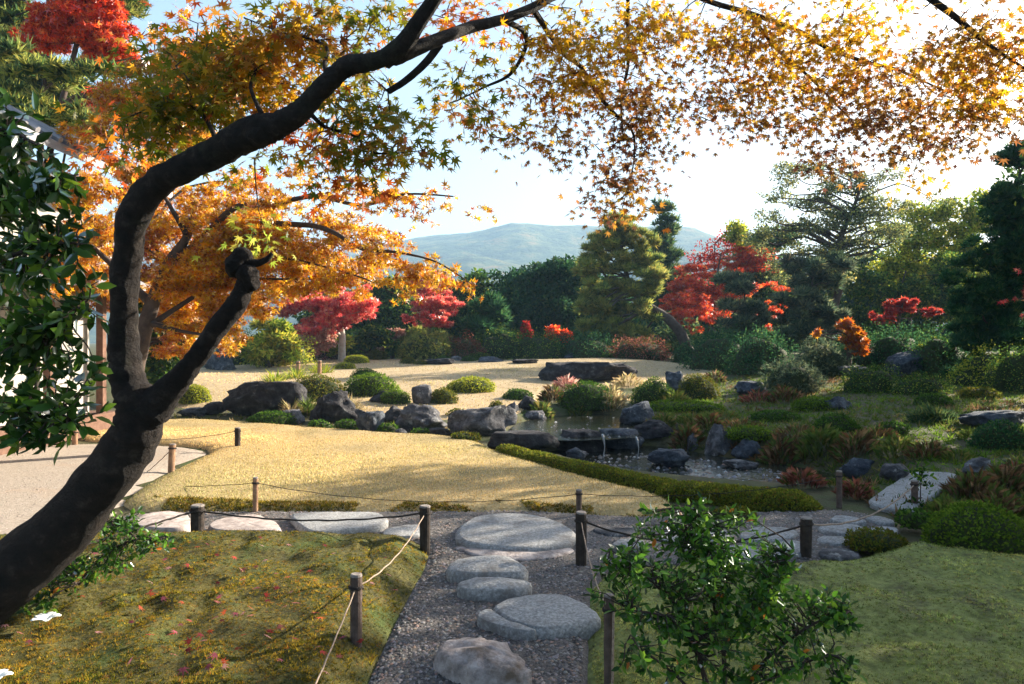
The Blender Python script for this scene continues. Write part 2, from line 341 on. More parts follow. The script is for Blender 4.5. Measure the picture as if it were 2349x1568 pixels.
PAL = dict(
    olive=[(.17, .18, .012, 4), (.25, .22, .012, 3), (.36, .2, .012, 1.6), (.1, .14, .012, 2), (.34, .09, .012, .5)],
    ochre=[(.46, .26, .02, 3), (.3, .15, .022, 3), (.38, .13, .02, 2), (.22, .09, .025, 1.3), (.5, .31, .04, 1)],
    gold=[(.56, .32, .012, 3), (.48, .24, .012, 2), (.68, .43, .02, 1.6), (.36, .13, .012, 1), (.28, .22, .012, 1)],
    brown=[(.22, .095, .03, 3), (.28, .145, .032, 2), (.13, .055, .035, 2), (.18, .11, .03, 2)],  # ochre and brown leaf tones darkened further for the shaded canopy underside
    orange=[(.6, .26, .01, 4), (.64, .36, .015, 3.6), (.52, .15, .01, 1.8), (.68, .46, .03, 2), (.28, .08, .01, 1.4)],
    rust=[(.46, .11, .012, 3), (.55, .2, .015, 3), (.3, .055, .012, 2), (.6, .3, .02, 1)],
    red=[(.8, .085, .02, 4), (.85, .16, .03, 3), (.5, .035, .015, 2), (.85, .3, .08, 1), (.25, .02, .015, 1)],
    pink=[(.75, .1, .08, 4), (.85, .24, .15, 2.4), (.5, .035, .05, 2.4), (.85, .42, .22, 1)],
    darkred=[(.4, .035, .03, 4), (.5, .08, .04, 2), (.2, .025, .025, 1)],
    pine=[(.2, .22, .06, 1.2), (.045, .09, .04, 4), (.075, .135, .05, 3), (.14, .18, .06, 1.5)],
    pinedark=[(.03, .085, .036, 4), (.045, .125, .045, 3), (.1, .17, .05, 1.5)],
    pineyel=[(.25, .29, .07, 3), (.38, .38, .09, 3), (.12, .18, .055, 2.4), (.5, .45, .1, 1.3)],
    pinegrey=[(.09, .13, .08, 3), (.17, .2, .11, 2), (.05, .08, .05, 2), (.28, .28, .12, .7)],
    broad=[(.055, .115, .026, 4), (.1, .18, .036, 3), (.03, .06, .016, 2), (.3, .33, .05, 1.5)],
    lime=[(.42, .45, .05, 3), (.24, .32, .04, 3), (.6, .54, .08, 2.4), (.1, .15, .03, 1.5)],
    mossg=[(.1, .18, .02, 4), (.16, .24, .025, 3), (.06, .11, .015, 2)],
    mossy=[(.3, .33, .03, 4), (.4, .4, .04, 3), (.16, .22, .02, 2)],
    mossr=[(.12, .15, .02, 4), (.17, .14, .025, 3), (.07, .08, .015, 2)],
    clip=[(.05, .11, .018, 4), (.09, .17, .025, 3), (.03, .065, .012, 2)],
    fernb=[(.14, .075, .035, 3), (.22, .14, .07, 2.4), (.08, .055, .025, 2), (.09, .13, .03, 3.6)],
    fernr=[(.22, .075, .05, 3), (.27, .13, .09, 2), (.12, .05, .03, 2), (.07, .09, .02, 1.6)],
    ferng=[(.08, .13, .025, 3), (.13, .17, .035, 3), (.2, .17, .05, 1.5)],
    tan=[(.42, .33, .16, 3), (.5, .4, .22, 2), (.3, .22, .1, 2), (.2, .2, .07, 1)],
    pinkb=[(.5, .24, .2, 3), (.42, .16, .13, 2), (.55, .36, .28, 2)],
    cam=[(.02, .06, .01, 4), (.04, .1, .014, 3), (.08, .18, .018, 2), (.18, .3, .025, 1.2)],
    azal=[(.05, .135, .016, 4), (.085, .2, .02, 3), (.17, .31, .03, 1.5), (.022, .06, .012, 2.2), (.6, .2, .03, .06)],
)
# ------------------------------------------------------------------ shared settings
HAZE = 0.00045
SHADE = [(11.5, 7.5, 4.6, 2.4, 2.2, 'evergreen nearest the right picture edge'), (16, 12.5, 6.0, 2.8, 2.8, 'taller evergreen right of the fern bank'),
         (15.8, 16.2, 5.3, 2.8, 2.4, 'tall evergreen beyond the fern bank'), (9.8, 10.0, 3.6, 1.8, 1.5, 'rounded evergreen beside the stone bridge'), (23, 28.5, 8.6, 3.0, 3.0, 'tall evergreen behind the dark pine'), (17.6, 21.5, 7.6, 2.3, 2.4, 'tall evergreen just outside the right picture edge')]
# ------------------------------------------------------------------ ground
def grid_mesh(name, xs, ys, zf, mat, **kw):
    X, Y = np.meshgrid(xs, ys); Z = zf(X, Y); nx, ny = len(xs), len(ys)
    V = np.stack([X, Y, Z], -1).reshape(-1, 3); i = np.arange(nx - 1)[None, :] + (np.arange(ny - 1) * nx)[:, None]; i = i.ravel()
    Fc = np.stack([i, i + 1, i + nx + 1, i + nx], 1)
    return add(name, V, Fc, mat, uniform=4, smooth=True)
ys = np.concatenate([np.linspace(-8, 3, 12), np.arange(3.25, 30, .2), np.arange(30, 62, .6), [70, 90, 130, 200, 400, 800, 1400, 2600]])
xs = np.concatenate([[-2600, -900, -300, -120, -60], np.arange(-36, -14, 1.0), np.arange(-14, 18, .2), np.arange(18, 40, 1.0), [60, 120, 300, 900, 2600]])
g = grid_mesh('ground', xs, ys, lambda x, y: H(x, y) - .02, M['soil']); tag(g, kind='structure')

def sheet(name, poly, s, zoff, mat, edge=.25, drop=.12, bump=0, bsc=1.5, seed=0, mid=None):
    """a thin layer of ground cover over a world-space outline, rounded down at its edges"""
    poly = np.asarray(poly, float); x0, y0 = poly.min(0) - s; x1, y1 = poly.max(0) + s
    xs = np.arange(x0, x1 + s, s); ys = np.arange(y0, y1 + s, s); X, Y = np.meshgrid(xs, ys); sd_ = poly_sd(poly, X, Y)
    nx = len(xs); keep = (sd_ > -s * .9); c = keep[:-1, :-1] & keep[1:, :-1] & keep[:-1, 1:] & keep[1:, 1:]
    jj, ii = np.nonzero(c); i = jj * nx + ii; Fc = np.stack([i, i + 1, i + nx + 1, i + nx], 1)
    zo = zoff * sstep(-s, edge, sd_) - drop * (1 - sstep(-s * .9, s * .9, sd_)) + bump * n2(X, Y, bsc, seed) * sstep(0, edge * 2, sd_)
    V = np.stack([X, Y, H(X, Y) + zo], -1).reshape(-1, 3)
    used = np.unique(Fc); mp = np.zeros(len(V), int); mp[used] = np.arange(len(used))
    o = add(name, V[used], mp[Fc], mat, uniform=4, smooth=True); tag(o, kind='structure')
    def zf(x, y):
        sdd = poly_sd(poly, x, y); return H(x, y) + zoff * sstep(-s, edge, sdd) - drop * (1 - sstep(-s * .9, s * .9, sdd)) + bump * n2(x, y, bsc, seed) * sstep(0, edge * 2, sdd)
    return o, zf
def scatter_in(poly, n, pers=True):
    """random ground points inside an outline; denser nearer the camera when pers"""
    poly = np.asarray(poly, float); out = []; tot = 0
    x0, y0 = poly.min(0); x1, y1 = poly.max(0); y0 = max(y0, 2.5)
    while tot < n:
        k = n * 3; u = rng.random(k)
        y = 1 / (1 / y0 + u * (1 / y1 - 1 / y0)) if pers == 2 else (y0 * (y1 / y0) ** u if pers else y0 + u * (y1 - y0))
        x = rng.uniform(x0, x1, k); ok = poly_sd(poly, x, y) > .03; out.append(np.stack([x[ok], y[ok]], 1)); tot += ok.sum()
    return np.concatenate(out)[:n]
def W(pxs, z=0.0): return np.array([on_plane(a, b, z) for a, b in pxs])
def Wg(pxs): return np.array([ground(a, b)[:2] for a, b in pxs])
path_poly = smooth_poly(W([(770, 1720), (855, 1530), (920, 1390), (985, 1275), (970, 1243), (600, 1243), (250, 1243), (240, 1180), (500, 1176), (1040, 1176), (1200, 1172), (1440, 1188), (1640, 1182), (1900, 1168), (2030, 1185), (2075, 1225), (1950, 1285), (1800, 1300), (1500, 1305), (1360, 1310), (1345, 1500), (1345, 1720)]), 1)
moss_poly = smooth_poly(W([(-500, 1262), (0, 1250), (380, 1240), (700, 1243), (975, 1246), (992, 1290), (925, 1400), (860, 1540), (790, 1720), (-700, 1720)]), 1)
rmoss_poly = smooth_poly(W([(1348, 1720), (1346, 1500), (1352, 1320), (1500, 1306), (1800, 1300), (1960, 1290), (2060, 1245), (2200, 1270), (2400, 1290), (2900, 1290), (2900, 1720)]), 1)
court_poly = smooth_poly(W([(-700, 1255), (140, 1240), (250, 1180), (315, 1115), (400, 1070), (485, 1038), (380, 1020), (140, 1020), (-700, 1030)]), 1)
lawn_poly = smooth_poly(Wg([(262, 1168), (420, 1176), (640, 1174), (1000, 1176), (1180, 1168), (1300, 1180), (1440, 1186), (1560, 1180), (1530, 1140), (1400, 1113), (1250, 1070), (1135, 1036), (1105, 1016), (1040, 1004), (900, 996), (700, 982), (560, 970), (400, 962), (180, 985), (170, 1014), (400, 1020), (500, 1034), (410, 1075), (320, 1120)]), 1)
farlawn_poly = smooth_poly(Wg([(330, 930), (380, 850), (560, 838), (700, 828), (900, 824), (1100, 829), (1240, 824), (1440, 822), (1600, 838), (1680, 858), (1570, 885), (1300, 892), (1230, 920), (1180, 965), (1000, 965), (800, 952), (560, 944), (430, 935)]), 1)
_, zpath = sheet('path', path_poly, .12, .03, M['gravel'], .12, .05, .008, 6)
_, zcourt = sheet('gravel_court', court_poly, .2, .02, M['sand'], .12, .04, .006, 3)
_, zlawn = sheet('lawn', lawn_poly, .12, .075, M['lawn'], .3, .09, .02, 1.8, 5)
_, zfar = sheet('far_lawn', farlawn_poly, .35, .07, M['lawn_far'], .6, .1, .03, .7, 6)
_, zmoss = sheet('moss_bed', moss_poly, .04, .17, M['moss_warm'], .32, .06, .05, 6, 7)
_, zrm = sheet('moss_lawn', rmoss_poly, .08, .12, M['moss_green'], .35, .06, .05, 4, 8)
tag(sheet('pond_bed', smooth_poly([(p[0] * 1.0, p[1]) for p in lower_poly], 0), .2, .01, M['gravel'], .1, .03)[0], kind='structure')
def water(name, poly, z, grow):
    P = np.asarray(poly); c = P.mean(0); Q = c + (P - c) * (1 + grow); V = [(a, b, z) for a, b in Q]
    o = add(name, V, [tuple(range(len(V)))], M['water']); tag(o, kind='structure')
water('lower_pond_water', lower_poly, WZ, .06); water('upper_pond_water', upper_poly, UZ, .08)

def blades(name, poly, zf, n, kind, pal, s0, s1, mat, pers=True, up=.9, label=None, cat=None, jit=.25, clump=None, gap=None):
    P = scatter_in(poly, n, pers)
    if gap is not None: P = P[n2(P[:, 0], P[:, 1], 1.9, 41) + .4 * n2(P[:, 0], P[:, 1], 7, 42) > gap]
    z = zf(P[:, 0], P[:, 1]); pos = np.stack([P[:, 0], P[:, 1], z - .004], 1); n = len(pos)
    X = rdir(n, -.1, 1) * (1 - up) + np.array([0, 0, 1.0]) * up + rdir(n) * .45
    if kind == 'tuft': X, N = rdir(n) * 1, np.tile([0, 0, 1.0], (n, 1)) + rdir(n) * .35; X = np.cross(N, X)
    else: N = rdir(n)
    c = palette(PAL[pal], n, jit); sz = rng.uniform(s0, s1, n)
    if clump: k = n2(P[:, 0], P[:, 1], clump, 31); k5 = n2(P[:, 0], P[:, 1], clump * .28, 33); c *= (1 + .5 * k + .35 * k5)[:, None]; c[:, 0] *= 1 + .25 * k5; sz *= (1 + .4 * k)
    if kind != 'tri' and pers: pass
    V, Fc, C = leaves_geo(kind, pos, X, N, sz, c)
    o = add(name, V, Fc, mat, uniform=3, colr=C); tag(o, label, cat, kind='stuff'); return o
PAL['lawnb'] = [(.54, .41, .17, 4), (.66, .53, .26, 3), (.42, .32, .12, 2), (.28, .24, .09, 1)]
PAL['mossw'] = [(.36, .27, .03, 1.5), (.2, .15, .018, 3.5), (.28, .2, .022, 2.4), (.09, .1, .013, 3), (.28, .13, .025, 1.2), (.035, .042, .009, 3.4)]
PAL['mossl'] = [(.32, .36, .1, 4), (.44, .46, .14, 3), (.17, .21, .05, 2.4), (.36, .28, .11, 1), (.07, .08, .02, 1.8)]
blades('lawn_grass', lawn_poly, zlawn, 80000, 'tri', 'lawnb', .014, .03, DRY, label='short dry golden grass of the near lawn', cat='grass', clump=.8)
blades('far_lawn_grass', farlawn_poly, zfar, 20000, 'tri', 'lawnb', .03, .06, DRY, label='short dry grass of the far lawn rise', cat='grass', clump=.4)
blades('moss_tufts', moss_poly, zmoss, 44000, 'tuft', 'mossw', .011, .026, FOLI, 2, up=.5, label='golden green moss covering the raised bed left of the path', cat='moss', clump=5)
blades('moss_lawn_tufts', rmoss_poly, zrm, 34000, 'tuft', 'mossl', .01, .024, FOLI, 2, label='pale green moss covering the ground right of the path', cat='moss', clump=4)
fringe = Wg([(250, 1150), (600, 1162), (1000, 1164), (1180, 1158), (1300, 1170), (1440, 1176), (1560, 1170), (1560, 1190), (1440, 1192), (1300, 1186), (1180, 1174), (1000, 1182), (640, 1182), (250, 1176)])
blades('lawn_edge_moss', fringe, zlawn, 7000, 'tuft', 'mossw', .015, .05, FOLI, 0, gap=-.12, label='mossy golden green fringe along the front edge of the near lawn', cat='moss')
# pebbles
def pebbles(name, poly, zf, n, s0, s1, pal, label, cat, pers=2, mat=None):
    P = scatter_in(poly, n, pers); n = len(P); oc = np.array([(1, 0, 0), (.1, .9, .1), (-1, .1, 0), (0, -.8, .1), (0, 0, .6)]); of = np.array([(0, 1, 4), (1, 2, 4), (2, 3, 4), (3, 0, 4)])
    a = rng.uniform(0, 6.28, n); s = rng.uniform(s0, s1, n) ** 1.0; c, sn = np.cos(a), np.sin(a); j = rng.uniform(.7, 1.3, (n, 5, 3)); v = oc[None] * j * s[:, None, None]
    x = v[..., 0] * c[:, None] - v[..., 1] * sn[:, None] + P[:, 0:1]; y = v[..., 0] * sn[:, None] + v[..., 1] * c[:, None] + P[:, 1:2]; z = v[..., 2] + zf(P[:, 0], P[:, 1])[:, None]
    V = np.stack([x, y, z], -1).reshape(-1, 3); Fc = (of[None] + (np.arange(n) * 5)[:, None, None]).reshape(-1, 3)
    C = np.repeat(palette(pal, n, .3), 5, 0); o = add(name, V, Fc, mat or PEB, uniform=3, colr=C); tag(o, label, cat, kind='stuff')
m, t, o = newmat('pebble'); a = nd(t, 'ShaderNodeAttribute', attribute_name='Col'); p = t.nodes.new('ShaderNodeBsdfPrincipled'); p.inputs['Roughness'].default_value = .7
t.links.new(a.outputs['Color'], p.inputs['Base Color']); t.links.new(p.outputs[0], o.inputs[0]); PEB = m
pebbles('path_gravel', path_poly, zpath, 20000, .007, .018, [(.11, .1, .095, 4), (.22, .2, .19, 2.5), (.05, .045, .042, 3), (.22, .15, .11, 1.6)], 'small dark grey gravel filling the path between the stepping stones', 'gravel')
pebbles('court_gravel', court_poly, zcourt, 7000, .006, .014, [(.33, .28, .23, 3), (.26, .22, .18, 2), (.4, .35, .29, 1)], 'pale gravel of the court beside the house', 'gravel', 1)

# ------------------------------------------------------------------ stones
def outline_stone(name, label, cat, pxs, thick, mat, seed=0, zb=0.0, base=None, flare=1.03, group=None, rnd=2, nz=.012, crown=.012, tilt=(0, 0)):
    """stone whose upper edge runs through the outline; sides go down into the ground"""
    gzv = zb; P = smooth_poly(W(pxs, gzv + thick), rnd)
    L = np.linalg.norm(np.roll(P, -1, 0) - P, axis=1); cum = np.concatenate([[0], np.cumsum(L)]); n = 44; u = np.linspace(0, cum[-1], n, endpoint=False)
    PP = np.concatenate([P, P[:1]]); P = np.stack([np.interp(u, cum, PP[:, k]) for k in (0, 1)], 1); c = P.mean(0); wid = P[:, 0].max() - P[:, 0].min()
    rings = [(flare * .97, -.08), (flare, thick * .3 - .0), (flare * .995, thick * .7), (.99, thick * .93), (.978, thick), (.96, thick + crown * .1), (.86, thick + crown * .4), (.66, thick + crown * .8), (.4, thick + crown), (.15, thick + crown)]
    V = []
    for s, z in rings: q = c + (P - c) * s; V.append(np.stack([q[:, 0], q[:, 1], np.full(n, gzv + z)], 1))
    V = np.concatenate(V + [np.array([[c[0], c[1], gzv + thick + crown]])])
    k = fbm(V * 7 + seed * 3.7, seed, 4); k2 = fbm(V * 25 + seed, seed + 9, 2); d = V - np.array([c[0], c[1], gzv]); d /= np.linalg.norm(d, axis=1)[:, None] + 1e-6
    low = (V[:, 2] > gzv - .05)[:, None]; V = V + d * (nz * (k + .35 * k2))[:, None] * low
    V[:, 2] += (V[:, 0] - c[0]) * tilt[0] + (V[:, 1] - c[1]) * tilt[1]
    Fc = []
    for r in range(len(rings) - 1):
        for j in range(n): b = (j + 1) % n; Fc.append((r * n + j, r * n + b, (r + 1) * n + b, (r + 1) * n + j))
    r = len(rings) - 1
    for j in range(n): Fc.append((r * n + j, r * n + (j + 1) % n, len(V) - 1))
    o = add(name, V, Fc, M[mat] if isinstance(mat, str) else mat, None, (c[0], c[1], gzv), smooth=True); tag(o, label, cat, group); return o
def ico(sub):
    import bmesh
    b = bmesh.new(); bmesh.ops.create_icosphere(b, subdivisions=sub, radius=1); V = np.array([v.co[:] for v in b.verts]); Fc = [tuple(v.index for v in f.verts) for f in b.faces]; b.free(); return V, Fc
ICO = {k: ico(k) for k in (2, 3, 4)}
def boulder(name, label, cx, base, w, h, mat='rock_grey', depth=.75, seed=0, cuts=11, sub=4, group=None, sink=.22, flat=0, cat='rock', z0=None, rough=.13):
    """cx, base: where its foot meets the ground; w, h: its size as the picture measures it"""
    w *= 1.12; h *= 1.18; p = ground(cx, base); d = p[1]; wm = w / F * d; dm = wm * depth; hm = h / F * d; r_ = np.random.default_rng(seed + 100)
    if z0 is not None: q = on_plane(cx, base, z0); p = np.array([q[0], q[1], z0])
    V, Fc = ICO[sub if w > 55 else 3]; V = V.copy()
    V = V * (1 + .2 * fbm(V * 1.3 + seed * 1.7, seed + 2, 2))[:, None]
    for _ in range(cuts):
        n = r_.normal(size=3); n[2] = abs(n[2]) * .8 + .05 if r_.random() < .7 else n[2]; n /= np.linalg.norm(n); o_ = r_.uniform(.5, .86); k = V @ n - o_; V = V - np.where(k > 0, k, 0)[:, None] * n * .96
    if flat: k = V[:, 2] - flat; V[:, 2] -= np.where(k > 0, k, 0) * .9
    rd = 1 - np.abs(fbm(V * 1.9 + seed, seed, 3)); V = V * (1 + rough * 2.2 * (rd - .7))[:, None] + rough * .5 * (1 - 2 * np.abs(fbm(V * 5 + seed, seed + 5, 2)))[:, None] * V
    mn, mx = V.min(0), V.max(0); V = (V - (mn + mx) / 2) / (mx - mn)
    V = V * np.array([wm, dm, hm / (1 - sink)]); V[:, 2] += hm / (1 - sink) * (.5 - sink)
    V += np.array([p[0] * (1 + dm * .4 / p[1]), p[1] + dm * .4, p[2] if z0 is not None else gz(p[0], p[1] + dm * .3)])
    V[:, 2] += (p[2] - gz(p[0], p[1] + dm * .3)) * .6 if z0 is None else 0
    o = add(name, V, Fc, M[mat], None, (p[0] * (1 + dm * .4 / p[1]), p[1] + dm * .4, p[2]), smooth=True); tag(o, label, cat, group)
    return o
# ------------------------------------------------------------------ clipped bushes / moss mounds
def dome_r(U, seed, am=1.0): return 1 + .15 * am * vnoise(U * 1.7 + seed, seed) + .07 * am * vnoise(U * 5 + seed, seed + 3)
def mound(name, label, cx, base, w, h, pal='mossg', depth=.8, seed=0, lf=.05, cover=1.5, cat='bush', group=None, kind='diamond', sq=.9, mat=None, stem=0, lift=0, nmax=3400, loose=.05, wd=None):
    p = ground(cx, base); d = p[1]; wm = w / F * d; dm = (wd or wm * depth); hm = h / F * d; c = np.array([p[0] * (1 + dm * .45 / p[1]), p[1] + dm * .45, 0]); c[2] = gz(c[0], c[1]) - .02 + lift
    hm = max(hm - (c[2] - p[2]) * .9 , .06) if not stem else hm
    root = empty(name, (c[0], c[1], c[2] - lift), label, cat, group)
    V, Fc = ICO[3]; V = V.copy(); am = 1 if loose < .2 else 2.4; r = dome_r(V, seed, am); zz = np.sign(V[:, 2]) * np.abs(V[:, 2]) ** sq
    rad = np.array([wm / 2, dm / 2, hm]); low = .25 if not stem else .5
    B = np.stack([V[:, 0] * r, V[:, 1] * r, np.where(zz > 0, zz * r, zz * low)], 1) * rad * .93 + c
    if stem: B[:, 2] += hm * stem
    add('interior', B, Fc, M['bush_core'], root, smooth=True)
    A = math.pi * wm * dm / 4 * (1 + 2.0 * hm / (wm + dm) * 2); n = int(min(nmax, max(260, cover * A / (lf * lf * .3)))); lf2 = max(lf, math.sqrt(A * cover / n / .32) * .9)
    U = rdir(n, -.35 if stem else -.12, 1); r = dome_r(U, seed, am) * rng.uniform(.95, 1.03 + loose, n); zz = np.sign(U[:, 2]) * np.abs(U[:, 2]) ** sq
    pos = np.stack([U[:, 0] * r, U[:, 1] * r, np.where(zz > 0, zz * r, zz * low)], 1) * rad + c
    if stem: pos[:, 2] += hm * stem
    nr = U / rad; nr /= np.linalg.norm(nr, axis=1)[:, None]; X = nr * .55 + rdir(n) * .75; N = nr + rdir(n) * .7
    cc = palette(PAL[pal], n, .22) * (1 + .22 * vnoise(pos * 2.3, 17))[:, None]
    V, Fc, C = leaves_geo(kind, pos, X, N, rng.uniform(.7, 1.25, n) * lf2, cc); o = add('foliage', V, Fc, mat or FOLI, root, uniform=3, colr=C)
    if stem:
        pts = [(c[0], c[1], c[2] - .05, .05 * wm + .015), (c[0] + .05 * wm, c[1], c[2] + hm * stem * .6, .045 * wm + .01), (c[0], c[1], c[2] + hm * (stem + .2), .03 * wm)]
        V, Fc = tube_geo(pts, 7, 3, .1, seed); add('trunk', V, Fc, M['bark_far'], root, smooth=True)
    return root
# ------------------------------------------------------------------ loose plants: fern clumps, grass clumps, leafy shrubs
def fern(name, label, cx, base, w, h, pal='fernb', seed=0, n=26, cat='fern', group=None, kind='frond', dens=1.0):
    p = ground(cx, base); d = p[1]; wm = w / F * d; hm = h / F * d; c = np.array([p[0] * (1 + wm * .3 / p[1]), p[1] + wm * .3, gz(p[0] * (1 + wm * .3 / p[1]), p[1] + wm * .3)])
    n = int(n * (4.6 if kind == 'frond' else 3)); a = rng.uniform(0, 6.28, n); rr = np.sqrt(rng.random(n)) * wm * .4; pos = np.stack([c[0] + rr * np.cos(a), c[1] + rr * np.sin(a) * .8, np.zeros(n)], 1)
    pos[:, 2] = H(pos[:, 0], pos[:, 1]) - .01 + rng.random(n) ** .8 * hm * .62 * (1 - (rr / (wm * .4)) ** 2)
    out = np.stack([np.cos(a), np.sin(a), np.zeros(n)], 1); el = rng.uniform(.25, 1.15, n); X = out * np.cos(el)[:, None] + rdir(n) * .3; X[:, 2] = np.sin(el)
    L = hm * rng.uniform(.6, 1.0, n) if kind == 'blade' else np.minimum(hm * .5, .24) * rng.uniform(.5, 1.1, n)
    N = np.tile([0, 0, 1.0], (n, 1)) + rdir(n) * .3
    V, Fc, C = leaves_geo(kind, pos, X, N, L, palette(PAL[pal], n, .3)); o = add(name, V, Fc, FOLI, None, c, uniform=3, colr=C); tag(o, label, cat, group); return o
# ------------------------------------------------------------------ trees
def limb(a, b, r0, r1, sag=.12, seed=0, k=3):
    a = np.array(a); b = np.array(b); L = np.linalg.norm(b - a); r_ = np.random.default_rng(seed)
    m1 = a + (b - a) * .35 + r_.normal(size=3) * L * .07 + np.array([0, 0, L * sag]); m2 = a + (b - a) * .7 + r_.normal(size=3) * L * .06 + np.array([0, 0, L * sag * .7])
    return tube_geo([(*a, r0), (*m1, r0 * .75 + r1 * .25), (*m2, r0 * .4 + r1 * .6), (*b, r1)], 5, k, 0, seed)
def merge(parts):
    V = []; Fc = []; n = 0
    for v, f in parts: V.append(v); Fc += [tuple(i + n for i in q) for q in f]; n += len(v)
    return np.concatenate(V), Fc
def tree(name, label, px, base, d, clumps, pal, kind='tri', lf=.16, n=6000, mat=None, sub=26, subr=.3, flat=.75, trunk=None, tr=.12, cat='tree', group=None, bark='bark_far', seed=0, limbs=12, droop=0, dens_shell=.5, thick=.8, jit=.2, up=.5, grad=0):
    """clumps: (px, py, rx, ry, depth offset) measured at distance d"""
    n = int(n * (1.35 if kind != 'needles' else 1.25)); subr *= 1.35; lf *= 1.33; sub = int(sub * 1.25)
    r_ = np.random.default_rng(seed + 50); x0 = (px - CX) / F * d; b0 = np.array([x0, d, gz(x0, d)]) if base is None else ground(px, base)
    if base is not None: b0 = np.array([(px - CX) / F * d, d, gz((px - CX) / F * d, d)])
    root = empty(name, b0, label, cat, group)
    E = []; 
    for q in clumps:
        dd = d + (q[4] if len(q) > 4 else 0); E.append((pix(q[0], q[1], dd), q[2] / F * dd, q[3] / F * dd))
    area = np.array([e[1] * e[2] for e in E]); area /= area.sum(); S = []; SR = []
    for e, a in zip(E, area):
        k = max(3, int(round(sub * a * len(E) ** .0 + .5))); U = r_.normal(size=(k, 3)); U /= np.linalg.norm(U, axis=1)[:, None]; rr = r_.random(k) ** dens_shell * .92
        S.append(e[0] + U * rr[:, None] * np.array([e[1], e[1] * thick, e[2]])); SR += [min(e[1], e[2]) * subr * r_.uniform(.75, 1.35) for _ in range(k)]
    S = np.concatenate(S); SR = np.array(SR); wgt = SR ** 2; wgt /= wgt.sum(); idx = rng.choice(len(S), n, p=wgt)
    U = rdir(n, -1, 1); q = rng.random(n) ** .45; off = U * q[:, None] * SR[idx][:, None] * np.array([1.25, 1.25, flat]); pos = S[idx] + off
    pos[:, 2] -= droop * np.hypot(off[:, 0], off[:, 1])
    bri = r_.uniform(.78, 1.22, len(S)); hue = r_.uniform(.92, 1.08, (len(S), 3)); c = palette(PAL[pal] if isinstance(pal, str) else pal, n, jit) * bri[idx][:, None] * hue[idx]
    X = U * .6 + rdir(n) * .8; N = np.tile([0, 0, 1.0], (n, 1)) * up + rdir(n)
    if kind == 'needles': N = np.tile([0, 0, 1.0], (n, 1)) + rdir(n) * .4 + U * .4; X = rdir(n)
    V, Fc, C = leaves_geo(kind, pos, X, N, rng.uniform(.7, 1.3, n) * lf, np.clip(c, 0, .95)); add('crown', V, Fc, mat or FOLI, root, uniform=3, colr=C)
    cen = (np.array([e[0] for e in E]) * area[:, None]).sum(0); top = max(e[0][2] for e in E)
    if trunk is None: tp = [(b0[0], b0[1], b0[2] - .2, tr), (b0[0] * .7 + cen[0] * .3 + r_.normal() * .1, d, b0[2] * .5 + cen[2] * .5, tr * .75), (cen[0], cen[1], top, tr * .35)]
    else: tp = [(*pix(a, b, d), r) for a, b, r in trunk]; tp[0] = (tp[0][0], tp[0][1], min(tp[0][2], b0[2]) - .2, tp[0][3])
    TV, TF = tube_geo(tp, 8, 6, .12, seed); add('trunk', TV, TF, M[bark], root, smooth=True)
    P = catmull(tp, 8); parts = []
    for j in r_.permutation(len(S))[:limbs]:
        dz = P[:, 2] - (S[j][2] - .25 * np.linalg.norm(P[:, :2] - S[j][:2], axis=1)); a = P[np.argmin(np.linalg.norm(P[:, :3] - S[j], axis=1) + np.abs(dz) * .5)]
        if np.linalg.norm(a[:3] - S[j]) > .15: parts.append(limb(a[:3], S[j], a[3] * .5, .012 + tr * .05, .06, int(j)))
    if parts:
        V, Fc = merge(parts); tag(add('limbs', V, Fc, M[bark], root, smooth=True), kind='stuff')
    return root
# ------------------------------------------------------------------ posts and ropes
def post(label, cx, top, base, w, mat='post', lean=0, d=None, group='wooden rope fence posts'):
    if base > 1290: zz = 0.03
    p = ground(cx, base) if d is None else np.array([(cx - CX) / F * d, d, 0.0]); d = p[1]; r = w / F * d / 2; h = (base - top) / F * d; seed = int(cx)
    pts = [(p[0], p[1], p[2] - .1, r * .96), (p[0] + lean * h * .5, p[1], p[2] + h * .5, r), (p[0] + lean * h, p[1], p[2] + h - .012, r * 1.0), (p[0] + lean * h, p[1], p[2] + h - .004, r * .93)]
    root = empty('fence_post', p, label, 'post', group); V, Fc = tube_geo(pts[:2] + pts[2:3], 14, 5, .05, seed); add('shaft', V, Fc, M[mat], root, smooth=False)
    V, Fc = tube_geo([(pts[2][0], pts[2][1], p[2] + h - .016, r * 1.02), (pts[2][0], pts[2][1], p[2] + h - .004, r * .96), (pts[2][0], pts[2][1], p[2] + h, r * .8)], 14, 1, .03, seed + 1); add('cap', V, Fc, M['post_top'], root)
    zr = p[2] + h * .84; q = []
    for i in range(30): a = i / 29 * 4 * math.pi; q.append((p[0] + lean * h * .84 + (r * 1.1 + .002) * math.cos(a), p[1] + (r * 1.1 + .002) * math.sin(a), zr + (i / 29 - .5) * .018, .0055))
    V, Fc = tube_geo(q, 5); add('rope_knot', V, Fc, M['rope_dark'], root)
    return np.array([p[0] + lean * h * .84, p[1], zr]), r
def rope(label, a, b, sag, r=.006, mat='rope_dark', n=26, end=None, group=None):
    a = np.array(a); b = np.array(b); pts = []
    L = np.linalg.norm(b - a)
    for i in range(n + 1):
        t_ = i / n; q = a + (b - a) * t_; q[2] -= sag * 4 * t_ * (1 - t_); q[2] += .003 * math.sin(i * 1.7); pts.append((*q, r * (1 + .12 * math.sin(i * 2.9))))
    V, Fc = tube_geo(pts, 6, 3); o = add('rope', V, Fc, M[mat], None, a, smooth=True); tag(o, label, 'rope', group); return o
